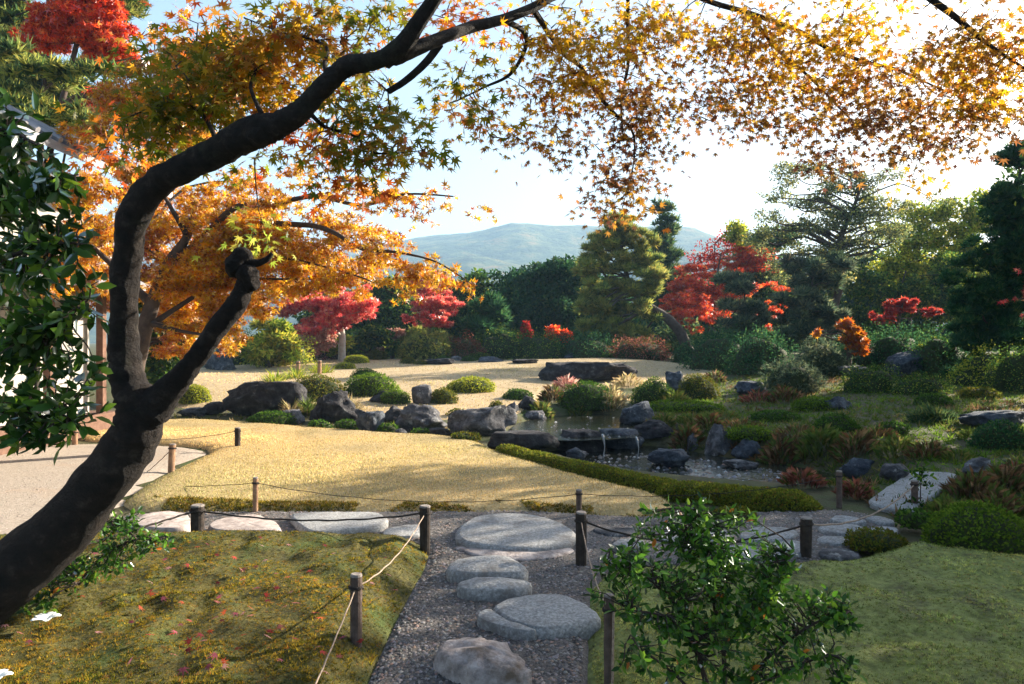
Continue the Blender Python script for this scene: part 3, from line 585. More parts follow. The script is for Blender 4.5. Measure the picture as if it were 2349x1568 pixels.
# ================================================================== CONTENT
# ---- distant hills
def hill(name, d, xs_px, ridge, depth, seed, rough):
    xs = np.linspace(xs_px[0], xs_px[1], 260); yy = np.interp(xs, [r[0] for r in ridge], [r[1] for r in ridge]); n = 26; V = []
    X0 = (xs - CX) / F * d; zr = CAMZ + (CY - yy) / F * d
    for j in range(n):
        u = j / (n - 1); Y = d - depth * (1 - u); prof = math.sin(u * math.pi / 2) ** 1.15
        p = np.stack([X0 * (.75 + .25 * u), np.full_like(X0, Y), np.zeros_like(X0)], 1); q = fbm(p * .004 + seed, seed, 4)
        V.append(np.stack([p[:, 0], p[:, 1] + 40 * q, zr * prof + q * rough * math.sin(u * math.pi) * 3 + fbm(p * .06, seed + 4, 2) * rough * .14], 1))
    V.append(np.stack([X0 * 1.1, np.full_like(X0, d + depth), np.zeros_like(X0) - 5], 1)); nx = len(xs); i = (np.arange(nx - 1)[None] + (np.arange(n) * nx)[:, None]).ravel()
    o = add(name, np.concatenate(V), np.stack([i, i + 1, i + nx + 1, i + nx], 1), M['hill'], uniform=4, smooth=True); tag(o, kind='structure')
hill('hill', 1500, (-1200, 3600), [(-1200, 640), (0, 620), (700, 600), (860, 575), (970, 552), (1060, 545), (1130, 540), (1200, 535), (1260, 540), (1340, 552), (1440, 552), (1560, 552), (1640, 570), (1760, 600), (2400, 640), (3600, 670)], 800, 3, 9)
hill('wooded_hill', 1000, (-1200, 3600), [(-1200, 700), (500, 660), (800, 622), (950, 604), (1080, 590), (1200, 606), (1400, 602), (1560, 592), (1700, 620), (2400, 670), (3600, 720)], 420, 9, 12)
hz = MB(); hz.box(-2400, 2400, -60, 2300, -2, 330); m, t, o = newmat('haze_air'); v = t.nodes.new('ShaderNodeVolumePrincipled'); v.inputs['Color'].default_value = (.42, .7, 1, 1); v.inputs['Density'].default_value = HAZE; v.inputs['Anisotropy'].default_value = .0
t.links.new(v.outputs[0], o.inputs['Volume']); tag(hz.build('haze', m), kind='stuff')

# ---- house behind the camellia
root = empty('garden_house', (-8.9, 15.5, 0), 'pale walled old house with a grey tiled roof behind the left camellia', 'house')
b = MB(); b.box(-13, -8.9, 4, 15.6, .4, 5.3); b.build('wall', M['plaster'], root)
b = MB(); b.box(-13.2, -8.45, 3.8, 16.0, .02, .42); b.build('veranda', M['timber'], root)
for k, y in enumerate(np.arange(5, 16.1, 1.75)):
    b = MB(); b.box(-8.66, -8.52, y - .07, y + .07, .42, 3.0); b.build('post', M['timber'], root)
for k, y in enumerate(np.arange(5.1, 15.2, 1.75)):
    w = MB(); w.box(-8.88, -8.82, y, y + 1.55, .45, 2.55); f = w.build('window', M['plaster'], root)
    for j in range(2):
        for i in range(3):
            s = MB(); s.box(-8.83, -8.80, y + .06 + j * .75, y + .73 + j * .75, .52 + i * .68, 1.14 + i * .68); s.build('pane', M['glass'] if i == 0 else M['shoji'], f)
b = MB(); b.put([(-7.7, 3.4, 2.9), (-7.7, 16.4, 2.9), (-8.95, 16.4, 3.5), (-8.95, 3.4, 3.5), (-7.7, 3.4, 3.0), (-7.7, 16.4, 3.0), (-8.95, 16.4, 3.6), (-8.95, 3.4, 3.6)], [(0, 1, 2, 3), (7, 6, 5, 4), (0, 4, 5, 1), (1, 5, 6, 2), (3, 7, 4, 0), (2, 6, 7, 3)]); b.build('lower_roof', M['roof'], root)
b = MB(); b.put([(-7.6, 3, 5.1), (-7.6, 16.6, 5.1), (-11, 16.6, 7.0), (-11, 3, 7.0), (-7.6, 3, 5.25), (-7.6, 16.6, 5.25), (-11, 16.6, 7.15), (-11, 3, 7.15)], [(0, 1, 2, 3), (7, 6, 5, 4), (0, 4, 5, 1), (1, 5, 6, 2), (3, 7, 4, 0), (2, 6, 7, 3)]); rf = b.build('roof', M['roof'], root)
b = MB(); b.put([(-11.001, 3, 7.0), (-11.001, 16.6, 7.0), (-14.4, 16.6, 5.1), (-14.4, 3, 5.1), (-11.001, 3, 7.15), (-11.001, 16.6, 7.15), (-14.4, 16.6, 5.25), (-14.4, 3, 5.25)], [(0, 1, 2, 3), (7, 6, 5, 4), (0, 4, 5, 1), (1, 5, 6, 2), (3, 7, 4, 0), (2, 6, 7, 3)]); b.build('back_roof', M['roof'], root)
parts = []
for y in np.arange(3.15, 16.6, .3): parts.append(tube_geo([(-7.58, y, 5.29, .06), (-10.98, y, 7.19, .06)], 6))
V, Fc = merge(parts); tag(add('tile_ridges', V, Fc, M['roof'], root), kind='stuff')

# ---- stepping stones and paving
S1 = [
 ('round grey granite stepping stone, largest in the gravel path', [(1048, 1222), (1060, 1200), (1100, 1180), (1170, 1175), (1235, 1180), (1290, 1198), (1318, 1218), (1312, 1240), (1250, 1252), (1170, 1253), (1095, 1246), (1055, 1236)], .075, 'stone_grey', 3, .01),
 ('rounded grey-brown stepping stone just in front of the large round one', [(1026, 1302), (1040, 1286), (1080, 1275), (1140, 1274), (1190, 1284), (1212, 1303), (1200, 1313), (1120, 1314), (1050, 1312)], .1, 'stone_grey', 5, .03),
 ('smallest narrow stepping stone, third down the gravel path', [(1050, 1340), (1065, 1328), (1110, 1325), (1180, 1326), (1215, 1333), (1220, 1343), (1180, 1352), (1110, 1354), (1060, 1350)], .09, 'stone_grey', 6, .02),
 ('wide flat blue-grey stepping stone with a crack across its left end', [(1127, 1387), (1200, 1364), (1270, 1360), (1310, 1368), (1350, 1392), (1384, 1412), (1350, 1426), (1250, 1440), (1215, 1434), (1180, 1424), (1150, 1405)], .085, 'stone_grey', 8, .012),
 ('rough pinkish-brown stepping stone nearest the camera', [(992, 1486), (1010, 1468), (1080, 1464), (1150, 1472), (1185, 1490), (1212, 1515), (1232, 1540), (1180, 1545), (1110, 1540), (1050, 1522), (1015, 1508)], .13, 'stone_rough', 9, .03),
]
for i, (lab, pl, th, mt, sd_, cr) in enumerate(S1): outline_stone('stepping_stone', lab, 'stone', pl, th, mt, sd_, .02, crown=cr, group='stepping stones in the gravel path', nz=.012 if mt != 'stone_rough' else .035, flare=1.05)
outline_stone('foot_stone', 'low dark stone half buried under the large round stepping stone', 'stone', [(1036, 1252), (1080, 1245), (1200, 1262), (1300, 1252), (1320, 1262), (1260, 1278), (1180, 1284), (1100, 1274)], .03, 'stone_rough', 12, .015)
big_slab = [o_ for o_ in bpy.data.objects if 'with a crack' in o_.get('label', '')][0]
ch = outline_stone('chip', None, None, [(1094, 1409), (1119, 1391), (1142, 1408), (1172, 1427), (1205, 1438), (1240, 1445), (1200, 1446), (1150, 1434), (1105, 1420)], .078, 'stone_grey', 14, .02, crown=.006, nz=.008, rnd=1, flare=1.03); ch.parent = big_slab; ch.location = ch.location - big_slab.location
S2 = [
 ('pale pink rounded stone at the left end of the stone row', [(300, 1196), (330, 1178), (380, 1170), (425, 1174), (440, 1192), (436, 1206), (380, 1212), (320, 1206)], .09, 'stone_warm', 21),
 ('pale brown boulder step right of the left dark post', [(470, 1205), (500, 1190), (560, 1178), (600, 1182), (640, 1202), (645, 1216), (600, 1216), (500, 1216)], .11, 'stone_warm', 22),
 ('broad pale slab with a sloping left face in the stone row', [(664, 1180), (690, 1174), (800, 1172), (868, 1174), (892, 1190), (870, 1206), (800, 1212), (725, 1222), (690, 1205)], .08, 'stone_grey', 23),
 ('small pale slab between the broad slab and the dark post', [(866, 1226), (900, 1206), (950, 1202), (972, 1206), (972, 1224), (930, 1230)], .04, 'stone_grey', 24),
 ('small whitish stone right of the dark post beside the shrub', [(1398, 1248), (1420, 1234), (1450, 1232), (1478, 1236), (1482, 1250), (1440, 1258)], .05, 'stone_grey', 25),
 ('flat dark grey paver beside the whitish stone', [(1350, 1212), (1400, 1206), (1470, 1208), (1480, 1222), (1400, 1228)], .03, 'rock_grey', 26),
 ('large grey paving slab behind the shrub top', [(1690, 1222), (1740, 1205), (1810, 1210), (1835, 1222), (1800, 1236), (1720, 1240)], .035, 'stone_grey', 27),
 ('grey paver left of the black post by the shrub', [(1745, 1256), (1790, 1238), (1840, 1240), (1865, 1262), (1810, 1276), (1760, 1272)], .035, 'stone_grey', 28),
 ('long pale paving stone right of the black post', [(1872, 1208), (1900, 1197), (1960, 1202), (1990, 1212), (1960, 1224), (1900, 1220)], .05, 'stone_grey', 29),
 ('narrow bluish paving stone beyond the long pale one', [(1905, 1186), (1930, 1180), (1970, 1188), (1990, 1198), (1950, 1200), (1910, 1194)], .05, 'stone_grey', 30),
 ('slim grey paver at the foot of the stone bridge', [(1980, 1184), (2010, 1182), (2050, 1192), (2050, 1200), (2010, 1198)], .04, 'stone_grey', 31),
 ('grey slab paver under the rope near the brown moss', [(1960, 1222), (2000, 1206), (2058, 1208), (2060, 1222), (2000, 1230)], .03, 'stone_grey', 32),
 ('broad grey paver right of the black post base', [(1870, 1262), (1920, 1250), (1975, 1268), (1960, 1278), (1890, 1278)], .03, 'rock_grey', 33),
]
S2 += [('wide flat paver partly hidden by the shrub top', [(1500, 1226), (1560, 1208), (1650, 1208), (1680, 1222), (1640, 1240), (1540, 1244)], .035, 'stone_grey', 34),
 ('flat paver in front of the large grey paving slab', [(1640, 1262), (1690, 1248), (1735, 1252), (1745, 1272), (1700, 1284), (1650, 1280)], .03, 'stone_grey', 35),
 ('slab paver between the black post and the bridge', [(1868, 1236), (1900, 1228), (1950, 1232), (1955, 1244), (1910, 1248)], .03, 'stone_grey', 36)]
for lab, pl, th, mt, sd_ in S2: outline_stone('paving_stone', lab, 'stone', pl, th, mt, sd_, .02, crown=.012, group='stones of the cross path', nz=.014)
outline_stone('stone_bridge', 'long grey stone slab bridge over the stream at the right', 'bridge', [(1988, 1150), (2020, 1126), (2082, 1085), (2110, 1080), (2198, 1082), (2180, 1100), (2135, 1140), (2100, 1165), (2085, 1170), (2030, 1160)], .05, 'stone_grey', 41, 0, crown=.006, rnd=1, nz=.012)
# ---- boulders
B = [
 (505, 853, 72, 46, 'rock_blue', 'grey-blue boulder beside the light green bush, seen past the maple fork'),
 (438, 955, 60, 16, 'rock_blue', 'flat slate stone at the lawn edge right of the maple trunk'),
 (498, 950, 60, 24, 'rock_dark', 'low dark rock joined to the left end of the big black rock'),
 (610, 955, 185, 68, 'rock_dark', 'big long black rock with a flat top left of the moss mounds'),
 (765, 968, 105, 62, 'rock_dark', 'dark pyramid shaped rock below the moss mounds'),
 (672, 972, 50, 26, 'rock_grey', 'small grey rock between the flat shrub and the pyramid rock'),
 (968, 932, 44, 42, 'rock_grey', 'upright pale grey rock beside the round moss mounds'),
 (880, 928, 60, 26, 'rock_dark', 'dark rock tucked under the green moss mound'),
 (848, 992, 66, 40, 'rock_blue', 'slate rock behind the small flat topped pines'),
 (810, 962, 60, 22, 'rock_dark', 'low dark rock in the row right of the pyramid rock'),
 (905, 968, 60, 30, 'rock_dark', 'dark rounded rock at the stream head, left of the long grey one'),
 (965, 990, 120, 52, 'rock_grey', 'long humped grey rock in the row of stream rocks'),
 (1105, 1000, 150, 58, 'rock_grey', 'large craggy grey rock with white veins at the stream edge'),
 (918, 1000, 34, 14, 'rock_grey', 'small pale stone between the little pines'),
 (1010, 1003, 46, 18, 'rock_dark', 'small dark stone left of the bonsai pine'),
 (1228, 965, 46, 18, 'rock_grey', 'low stone at the left rim of the upper pond'),
 (1172, 945, 32, 20, 'rock_grey', 'small round grey stone near the little moss cushion'),
 (1212, 940, 44, 26, 'rock_dark', 'small dark rock above the upper pond'),
 (1462, 975, 78, 44, 'rock_blue', 'grey rock with a pale top at the right of the upper pond'),
 (1495, 1012, 90, 34, 'rock_dark', 'mossy dark rock right of the waterfall'),
 (1588, 1035, 26, 34, 'rock_grey', 'thin grey upright rock before the brown ferns'),
 (1652, 1045, 60, 58, 'rock_grey', 'purplish upright rock among the brown ferns'),
 (1712, 1052, 60, 34, 'rock_blue', 'slanted slate rock at the right pond bank'),
 (1552, 905, 50, 46, 'rock_blue', 'dark blue-grey rock behind the middle bushes'),
 (1725, 905, 66, 26, 'rock_blue', 'flat topped slate stone above the red fern'),
 (1922, 938, 60, 24, 'rock_blue', 'slate rock lying in the moss at the right'),
 (2285, 982, 150, 30, 'rock_blue', 'long flat slate rock at the right edge'),
 (2085, 862, 110, 50, 'rock_blue', 'large dark slate boulder under the right trees'),
 (1945, 862, 84, 20, 'rock_grey', 'low bench-like grey slab under the right trees'),
 (1965, 1095, 80, 34, 'rock_blue', 'square blue-grey rock beyond the stone bridge'),
 (2048, 1105, 62, 34, 'rock_grey', 'rounded grey rock at the left side of the stone bridge'),
 (2245, 1090, 74, 32, 'rock_grey', 'sunlit rounded rock right of the stone bridge'),
 (1345, 880, 205, 42, 'rock_dark', 'wide flat dark rock bedded in the far lawn rise'),
 (1448, 862, 30, 16, 'rock_dark', 'small dark stone at the right end of the wide flat rock'),
 (1010, 840, 64, 15, 'rock_dark', 'flat dark stone at the far lawn edge'),
 (1128, 834, 56, 14, 'rock_blue', 'small slate stone at the far edge of the lawn'),
 (1205, 838, 60, 12, 'rock_dark', 'thin flat dark stone on the far lawn edge'),
 (1045, 830, 36, 12, 'rock_grey', 'little grey stone behind the far moss cushions'),
 (1310, 822, 30, 14, 'rock_blue', 'little slate stone before the tall central pine'),
 (1760, 1100, 60, 18, 'rock_dark', 'low dark rock at the fern bank'),
]
for i, (cx, bs, w, h, mt, lab) in enumerate(B): boulder('garden_rock', lab, cx, bs, w, h, mt, seed=i * 3 + 1, group='garden rocks', flat=.45 if 'flat' in lab or 'slab' in lab else 0, depth=.6 if w > 100 else .8)
boulder('pond_rock', 'dark blue wet rock standing in the lower pond', 1532, 1072, 84, 32, 'rock_blue', seed=91, z0=WZ)
boulder('pond_rock', 'small wet stone in the pond left of the blue rock', 1325, 1052, 60, 26, 'rock_blue', seed=92, z0=WZ)
boulder('pond_rock', 'low wet stone near the pond bank ferns', 1700, 1075, 70, 14, 'rock_grey', seed=93, z0=WZ)
# waterfall ledge
boulder('ledge_rock', 'long layered dark ledge rock left of the waterfall', 1200, 1034, 150, 34, 'rock_dark', seed=61, flat=.3, cuts=18, group='waterfall ledge rocks', depth=.6)
boulder('ledge_rock', 'dark wet ledge rock under the middle of the waterfall', 1330, 1036, 110, 38, 'rock_dark', seed=64, flat=.3, cuts=18, group='waterfall ledge rocks', z0=WZ)
boulder('ledge_rock', 'wet ledge rock with a bright rim right of the waterfall', 1425, 1030, 90, 36, 'rock_blue', seed=63, flat=.3, cuts=16, group='waterfall ledge rocks', z0=WZ)
for k, (px_, y0, y1, w, lab) in enumerate([(1384, 1000, 1048, 8, 'thin white stream of water falling from the ledge at its middle'), (1462, 1006, 1052, 7, 'thin bright stream of water falling at the right end of the ledge')]):
    d = on_plane(px_, y1, WZ)[1]; P = [(*pix(px_ - 3, y0 - 4, d + .5), .02), (*pix(px_ - 1, y0, d + .18), w / F * d * .4), (*pix(px_ + 3, (y0 + y1) / 2, d + .06), w / F * d * .16), (*pix(px_ + 1, y1 - 6, d), w / F * d * .22), (*pix(px_ + 2, y1, d - .02), w / F * d * .6)]
    V, Fc = tube_geo(P, 7, 4, .25, k); tag(add('waterfall', V, Fc, M['foam'], None, P[-1][:3], smooth=True), lab, 'waterfall', 'thin waterfalls over the ledge')
shal = smooth_poly(W([(1290, 1048), (1500, 1036), (1700, 1062), (1900, 1100), (1940, 1130), (1750, 1128), (1600, 1110), (1480, 1095)], WZ), 1)
pebbles('pond_stones', shal, lambda x, y: np.full_like(x, WZ - .025), 650, .03, .09, [(.08, .08, .09, 3), (.25, .26, .28, .8), (.03, .035, .04, 3), (.14, .08, .06, .6)], 'small wet stones breaking the shallow pond water', 'stones', 1)
pebbles('upper_pond_stones', upper_poly, lambda x, y: np.full_like(x, UZ - .02), 90, .03, .08, [(.1, .1, .1, 3), (.3, .32, .32, .8), (.04, .04, .04, 2)], 'small pale stones in the upper pond', 'stones', 1)

# ---- moss mounds and clipped bushes
MD = [
 # cx, base, w, h, palette, label, extra
 (447, 930, 72, 46, 'mossy', 'yellow-green round bush seen right behind the maple fork', {}),
 (838, 872, 62, 24, 'clip', 'small dark green mound behind the large green mound', {}),
 (728, 925, 122, 56, 'mossr', 'reddish green moss mound on top of the big black rock', {}),
 (852, 915, 128, 56, 'mossg', 'large bright green moss mound beside the reddish one', {}),
 (908, 932, 66, 34, 'mossg', 'small moss mound at the right foot of the large green mound', {}),
 (1016, 932, 70, 36, 'mossr', 'round moss mound right of the upright pale rock', {}),
 (1078, 906, 120, 36, 'mossy', 'bright yellow-green flat mound in the sun on the far lawn', {}),
 (1186, 922, 72, 26, 'clip', 'flat green cushion right of the bright yellow mound', {}),
 (1141, 946, 40, 22, 'mossr', 'small moss cushion above the craggy grey rock', {}),
 (1050, 958, 50, 16, 'mossr', 'little moss cushion between two stream rocks', {}),
 (622, 976, 112, 28, 'clip', 'long low clipped shrub at the back edge of the near lawn', {}),
 (1345, 955, 120, 72, 'clip', 'rounded dark green shrub left of centre above the upper pond', {}),
 (1500, 930, 96, 54, 'broad', 'dark leafy shrub in the middle beside the grey rock', {}),
 (1600, 915, 90, 50, 'mossr', 'brownish green shrub between the middle rocks', {}),
 (1570, 830, 52, 36, 'pinedark', 'round dark clipped bush at the foot of the leaning pine trunk', {}),
 (862, 828, 48, 24, 'mossr', 'brown-green round bush in front of the trimmed yellow bush', {}),
 (838, 812, 60, 18, 'mossr', 'low brown cushion left of the brown-green round bush', {}),
 (818, 836, 56, 20, 'mossy', 'sunlit yellow cushion by the two short pale posts', {}),
 (790, 850, 50, 16, 'mossy', 'small yellow plant cushion below the short pale posts', {}),
 (936, 838, 36, 18, 'mossr', 'small round bush on the far lawn edge, left of three', {}),
 (966, 840, 34, 12, 'mossr', 'tiny brown cushion on the far lawn edge', {}),
 (1018, 833, 50, 14, 'clip', 'dark cushion behind the flat dark stone', {}),
 (1074, 832, 34, 14, 'clip', 'tiny green cushion near the little grey stone', {}),
 (1095, 826, 60, 16, 'broad', 'dark low bush under the layered conifer', {}),
 (1430, 823, 130, 12, 'clip', 'long low green strip of shrub behind the far lawn rise', {}),
 (1570, 945, 170, 20, 'mossg', 'long low moss bank left of the grey clearing', {}),
 (1870, 942, 110, 28, 'mossg', 'low moss mound left of the slate rock in the moss', {}),
 (1780, 966, 110, 18, 'clip', 'flat moss hummock below the grey clearing', {}),
 (1918, 990, 98, 34, 'clip', 'neat bright green mound in the middle of the right bank', {}),
 (2046, 998, 70, 26, 'clip', 'smaller bright green mound right of the neat one', {}),
 (2145, 930, 80, 24, 'clip', 'low green mound behind the spiky bush', {}),
 (2295, 1032, 130, 56, 'pinedark', 'large dark green bush at the right edge below the flat rock', {}),
 (1720, 1030, 110, 40, 'mossg', 'mossy bank mound above the slanted slate rock', {}),
 (2250, 915, 90, 24, 'mossr', 'low moss hummock under the right dark pine', {}),
 (1820, 905, 120, 60, 'pinegrey', 'blue-green spreading shrub before the right trees', dict(kind='needles', lf=.14, loose=.3)),
 (1880, 865, 110, 72, 'pinegrey', 'taller blue-green shrub behind the spreading one', dict(kind='needles', lf=.16, loose=.3)),
 (1990, 900, 110, 50, 'broad', 'dark leafy bush in front of the bench-like slab', dict(loose=.3)),
 (2110, 905, 120, 36, 'broad', 'low dark bush before the large slate boulder', dict(loose=.3)),
 (2103, 1226, 84, 44, 'clip', 'small dark clipped bush left of the large rounded bush', dict(lift=.08)),
 (2246, 1292, 236, 112, 'mossg', 'large rounded clipped bush at the right edge', dict(lf=.035, nmax=10000, lift=.1)),
 (2010, 1282, 135, 48, 'mossr', 'brownish moss hummock at the end of the pavers', dict(lf=.03, nmax=5000, lift=.08)),
 (1680, 1200, 110, 26, 'mossr', 'brown moss hummock behind the green shrub', dict(lf=.03)),
 (560, 838, 110, 60, 'broad', 'dark leafy bush left of the light green bush', dict(loose=.25)), (640, 842, 130, 60, 'lime', 'light green undergrowth at the foot of the light green bush', dict(loose=.3)),
 (735, 828, 110, 42, 'pinkb', 'dusty pink low bush before the pale maple trunk', dict(loose=.25)), (815, 820, 80, 44, 'broad', 'dark low bush right of the pale maple trunk', dict(loose=.25)),
 (900, 820, 100, 52, 'broad', 'dark bush behind the brown-green round bush', dict(loose=.25)), (975, 828, 116, 60, 'pineyel', 'trimmed yellow-green bush at the left of the far lawn edge', dict(loose=.12, kind='needles', lf=.14)),
 (895, 808, 70, 40, 'pinkb', 'brownish pink bush touching the trimmed yellow-green bush', dict(loose=.25)), (1070, 826, 90, 46, 'fernr', 'dull red low bush right of the trimmed yellow-green bush', dict(loose=.3)),
 (1150, 822, 110, 60, 'broad', 'dark bush under the right side of the layered conifer', dict(loose=.3)), (1240, 822, 120, 44, 'broad', 'dark bush below the crimson small maple', dict(loose=.3)),
 (1350, 822, 130, 50, 'pinedark', 'dark bush under the left side of the central pine', dict(loose=.3)), (1470, 826, 130, 44, 'fernr', 'reddish brown undergrowth below the central pine', dict(loose=.3)),
 (1660, 850, 150, 74, 'pinedark', 'dark green shrub right of the round clipped bush', dict(loose=.3)), (1745, 858, 130, 80, 'pinedark', 'dark shrub left of the blue-green shrubs', dict(loose=.3)),
 (1965, 850, 120, 74, 'pinedark', 'dark shrub behind the bench-like slab', dict(loose=.3)), (2060, 852, 120, 84, 'pinedark', 'tall dark shrub behind the large slate boulder', dict(loose=.3)),
 (2165, 866, 130, 90, 'pinedark', 'leafy dark shrub right of the large slate boulder', dict(loose=.3)), (2250, 885, 110, 60, 'lime', 'sunlit leafy undergrowth beside the dark pine trunk', dict(loose=.3, nmax=1800)), (2335, 900, 110, 80, 'broad', 'dark undergrowth right of the dark pine trunk', dict(loose=.3)),
]
for i, (cx, bs, w, h, pal, lab, kw) in enumerate(MD): mound('clipped_bush' if (pal != 'mossr' and pal != 'mossg') or 'clipped' in lab else 'moss_mound', lab, cx, bs, w, h, pal, seed=i * 5 + 2, **kw)
for i, (cx, bs, w, h, lab) in enumerate([(733, 986, 52, 14, 'small flat topped pine at the lawn edge, leftmost of four'), (798, 988, 60, 16, 'reddish flat topped pine second from the left at the lawn edge'), (891, 997, 50, 16, 'flat topped dwarf pine in front of the slate rock'), (967, 1001, 44, 12, 'dwarf pine with a dark stem, right of the small pale stone')]):
    r = mound('dwarf_pine', lab, cx, bs, w, h, 'clip', seed=200 + i, stem=.45, cat='pine', group='flat topped dwarf pines along the lawn edge')
bz = mound('bonsai_pine', 'low arched bonsai pine on the lawn in front of the craggy rock', 1068, 1016, 64, 13, 'mossr', seed=220, stem=.75, cat='pine')
pb = np.array(bz.location); V, Fc = tube_geo([(pb[0] - .3, pb[1], pb[2] - .02, .03), (pb[0] - .12, pb[1], pb[2] + .1, .028), (pb[0] + .12, pb[1], pb[2] + .13, .025), (pb[0] + .25, pb[1], pb[2] - .02, .02)], 6, 5, .1); add('trunk', V, Fc, M['bark_far'], bz, smooth=True)
# ribbon hedges
PAL['mossh'] = [(.17, .2, .025, 4), (.26, .26, .03, 2.4), (.1, .13, .02, 3), (.2, .13, .03, 1)]
def ribbon(label, pts, w, h, pal, n, seed, name='low_hedge'):
    G = np.array([ground(a, b) for a, b in pts]); P = catmull(G, 10); L = np.cumsum(np.r_[0, np.linalg.norm(np.diff(P[:, :2], axis=0), axis=1)])
    T = np.gradient(P[:, :2], axis=0); T /= np.linalg.norm(T, axis=1)[:, None]; S = np.stack([-T[:, 1], T[:, 0]], 1); root = empty(name, P[0], label, 'hedge', 'low rounded hedges along the lawn')
    def at(u, a, k=1.0):
        x = np.stack([np.interp(u, L, P[:, q]) for q in range(3)], 1); s = np.stack([np.interp(u, L, S[:, q]) for q in range(2)], 1); e = np.clip(np.minimum(u, L[-1] - u) / (w * .45), 0, 1) ** .5
        nn = 1 + .1 * vnoise(np.stack([u * 2.3, a * 1.5, u * 0 + seed], -1), seed) + .05 * vnoise(np.stack([u * 8, a * 3, u * 0], -1), seed)
        ca, sa = np.cos(a), np.sin(a); ww = w / 2 * np.sign(ca) * np.abs(ca) ** .8; return np.stack([x[:, 0] + s[:, 0] * (ww * e * nn * k + w * .5), x[:, 1] + s[:, 1] * (ww * e * nn * k + w * .5), x[:, 2] + h * np.abs(sa) ** .8 * e * nn * k - .03], 1), s, ca, sa
    us = np.linspace(0, L[-1], 90); aa = np.linspace(0, math.pi, 9); V = np.concatenate([at(us, np.full(90, a), .93)[0] for a in aa]); i = (np.arange(89)[None] + (np.arange(8) * 90)[:, None]).ravel()
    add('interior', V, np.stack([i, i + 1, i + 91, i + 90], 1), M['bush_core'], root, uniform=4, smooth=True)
    u = rng.uniform(0, L[-1], n); a = rng.uniform(-.05, math.pi + .05, n); p, s, ca, sa = at(u, a, 1); p += rdir(n) * .012; nr = np.stack([s[:, 0] * ca, s[:, 1] * ca, sa], 1)
    c = palette(PAL[pal], n, .25) * (1 + .25 * vnoise(p * 3, 5))[:, None]; V, Fc, C = leaves_geo('diamond', p, nr * .6 + rdir(n) * .7, nr + rdir(n) * .7, rng.uniform(.7, 1.2, n) * .034, c); add('foliage', V, Fc, FOLI, root, uniform=3, colr=C)
ribbon('long low mossy hedge curving between the near lawn and the pond', [(1128, 1040), (1180, 1056), (1250, 1074), (1350, 1098), (1430, 1116), (1535, 1138)], .36, .17, 'mossh', 15000, 3)
ribbon('second low hedge behind the green shrub, between post and pond', [(1520, 1150), (1600, 1150), (1700, 1165), (1800, 1178), (1905, 1178)], .5, .2, 'mossh', 13000, 4)
PAL['mossr2'] = PAL['mossr']
# ---- ferns and grasses
FN = [
 (1268, 925, 60, 56, 'fernb', 'tan dry fern clump left of the rounded shrub'), (1300, 895, 70, 40, 'pinkb', 'pinkish dry clump behind the rounded shrub'), (1400, 945, 80, 76, 'tan', 'pale dry fern clump between the two middle shrubs'),
 (1440, 892, 90, 40, 'tan', 'feathery tan fern clump on the far lawn rise'), (1545, 935, 90, 50, 'ferng', 'yellow-green fern clump beside the long moss bank'), (1640, 880, 60, 34, 'fernb', 'orange tan tuft behind the brownish shrub'),
 (1738, 925, 90, 34, 'fernr', 'red-brown fern under the flat topped slate stone'), (1800, 925, 90, 50, 'fernb', 'rusty upright fern clump before the blue-green shrub'), (1575, 1040, 70, 80, 'fernb', 'brown fern clump at the pond bank left of the purplish rock'),
 (1625, 990, 90, 40, 'fernb', 'brown fern clump above the purplish rock'), (1790, 1080, 110, 66, 'fernb', 'russet fern clump overhanging the pond'), (1840, 1120, 110, 50, 'fernr', 'reddish fern clump nearest the pond end'),
 (1880, 1050, 110, 60, 'ferng', 'green fern clump in the middle of the right bank'), (1960, 1055, 110, 56, 'fernb', 'brown-green fern clump left of the bridge top'), (2060, 1048, 110, 50, 'ferng', 'green fern clump above the stone bridge'),
 (2130, 1052, 110, 46, 'fernb', 'bronze fern clump above the bridge end'), (2010, 1010, 110, 36, 'fernb', 'brown fern patch left of the smaller green mound'), (1700, 985, 130, 26, 'fernb', 'dull brown fern patch on the grey clearing edge'),
 (1830, 1010, 130, 34, 'fernb', 'brown fern patch below the flat moss hummock'), (1960, 1145, 80, 50, 'fernr', 'reddish fern beside the brown post'), (2235, 1150, 130, 74, 'fernb', 'brown fern mass right of the stone bridge'),
 (2310, 1130, 120, 70, 'fernb', 'brown fern mass at the right picture edge'), (2180, 1190, 110, 50, 'ferng', 'dark green fern below the brown fern mass'), (2290, 1185, 150, 60, 'fernb', 'bronze fern behind the large rounded bush'),
 (2330, 1095, 90, 40, 'fernr', 'sunlit reddish fern at the right edge by the sunlit rock'), (2230, 1010, 80, 30, 'ferng', 'green fern below the long flat rock'), (2200, 1060, 90, 34, 'ferng', 'yellowish fern above the sunlit rock'),
 (1660, 960, 90, 24, 'ferng', 'low green fern on the moss bank'), (1590, 975, 80, 36, 'ferng', 'lime green fern right of the grey rock with a pale top'), (1525, 975, 60, 30, 'ferng', 'yellow-green fern hugging the grey rock'),
 (1920, 1120, 70, 30, 'ferng', 'small fern left of the square blue-grey rock'), (1245, 960, 50, 40, 'ferng', 'leafy green clump at the upper pond rim'), (1330, 962, 60, 30, 'ferng', 'green reeds at the foot of the rounded shrub'),
]
for i, (cx, bs, w, h, pal, lab) in enumerate(FN): fern('fern', lab, cx, bs, w, h, pal, seed=i, n=60 if h > 45 else 42, group='ferns around the pond')
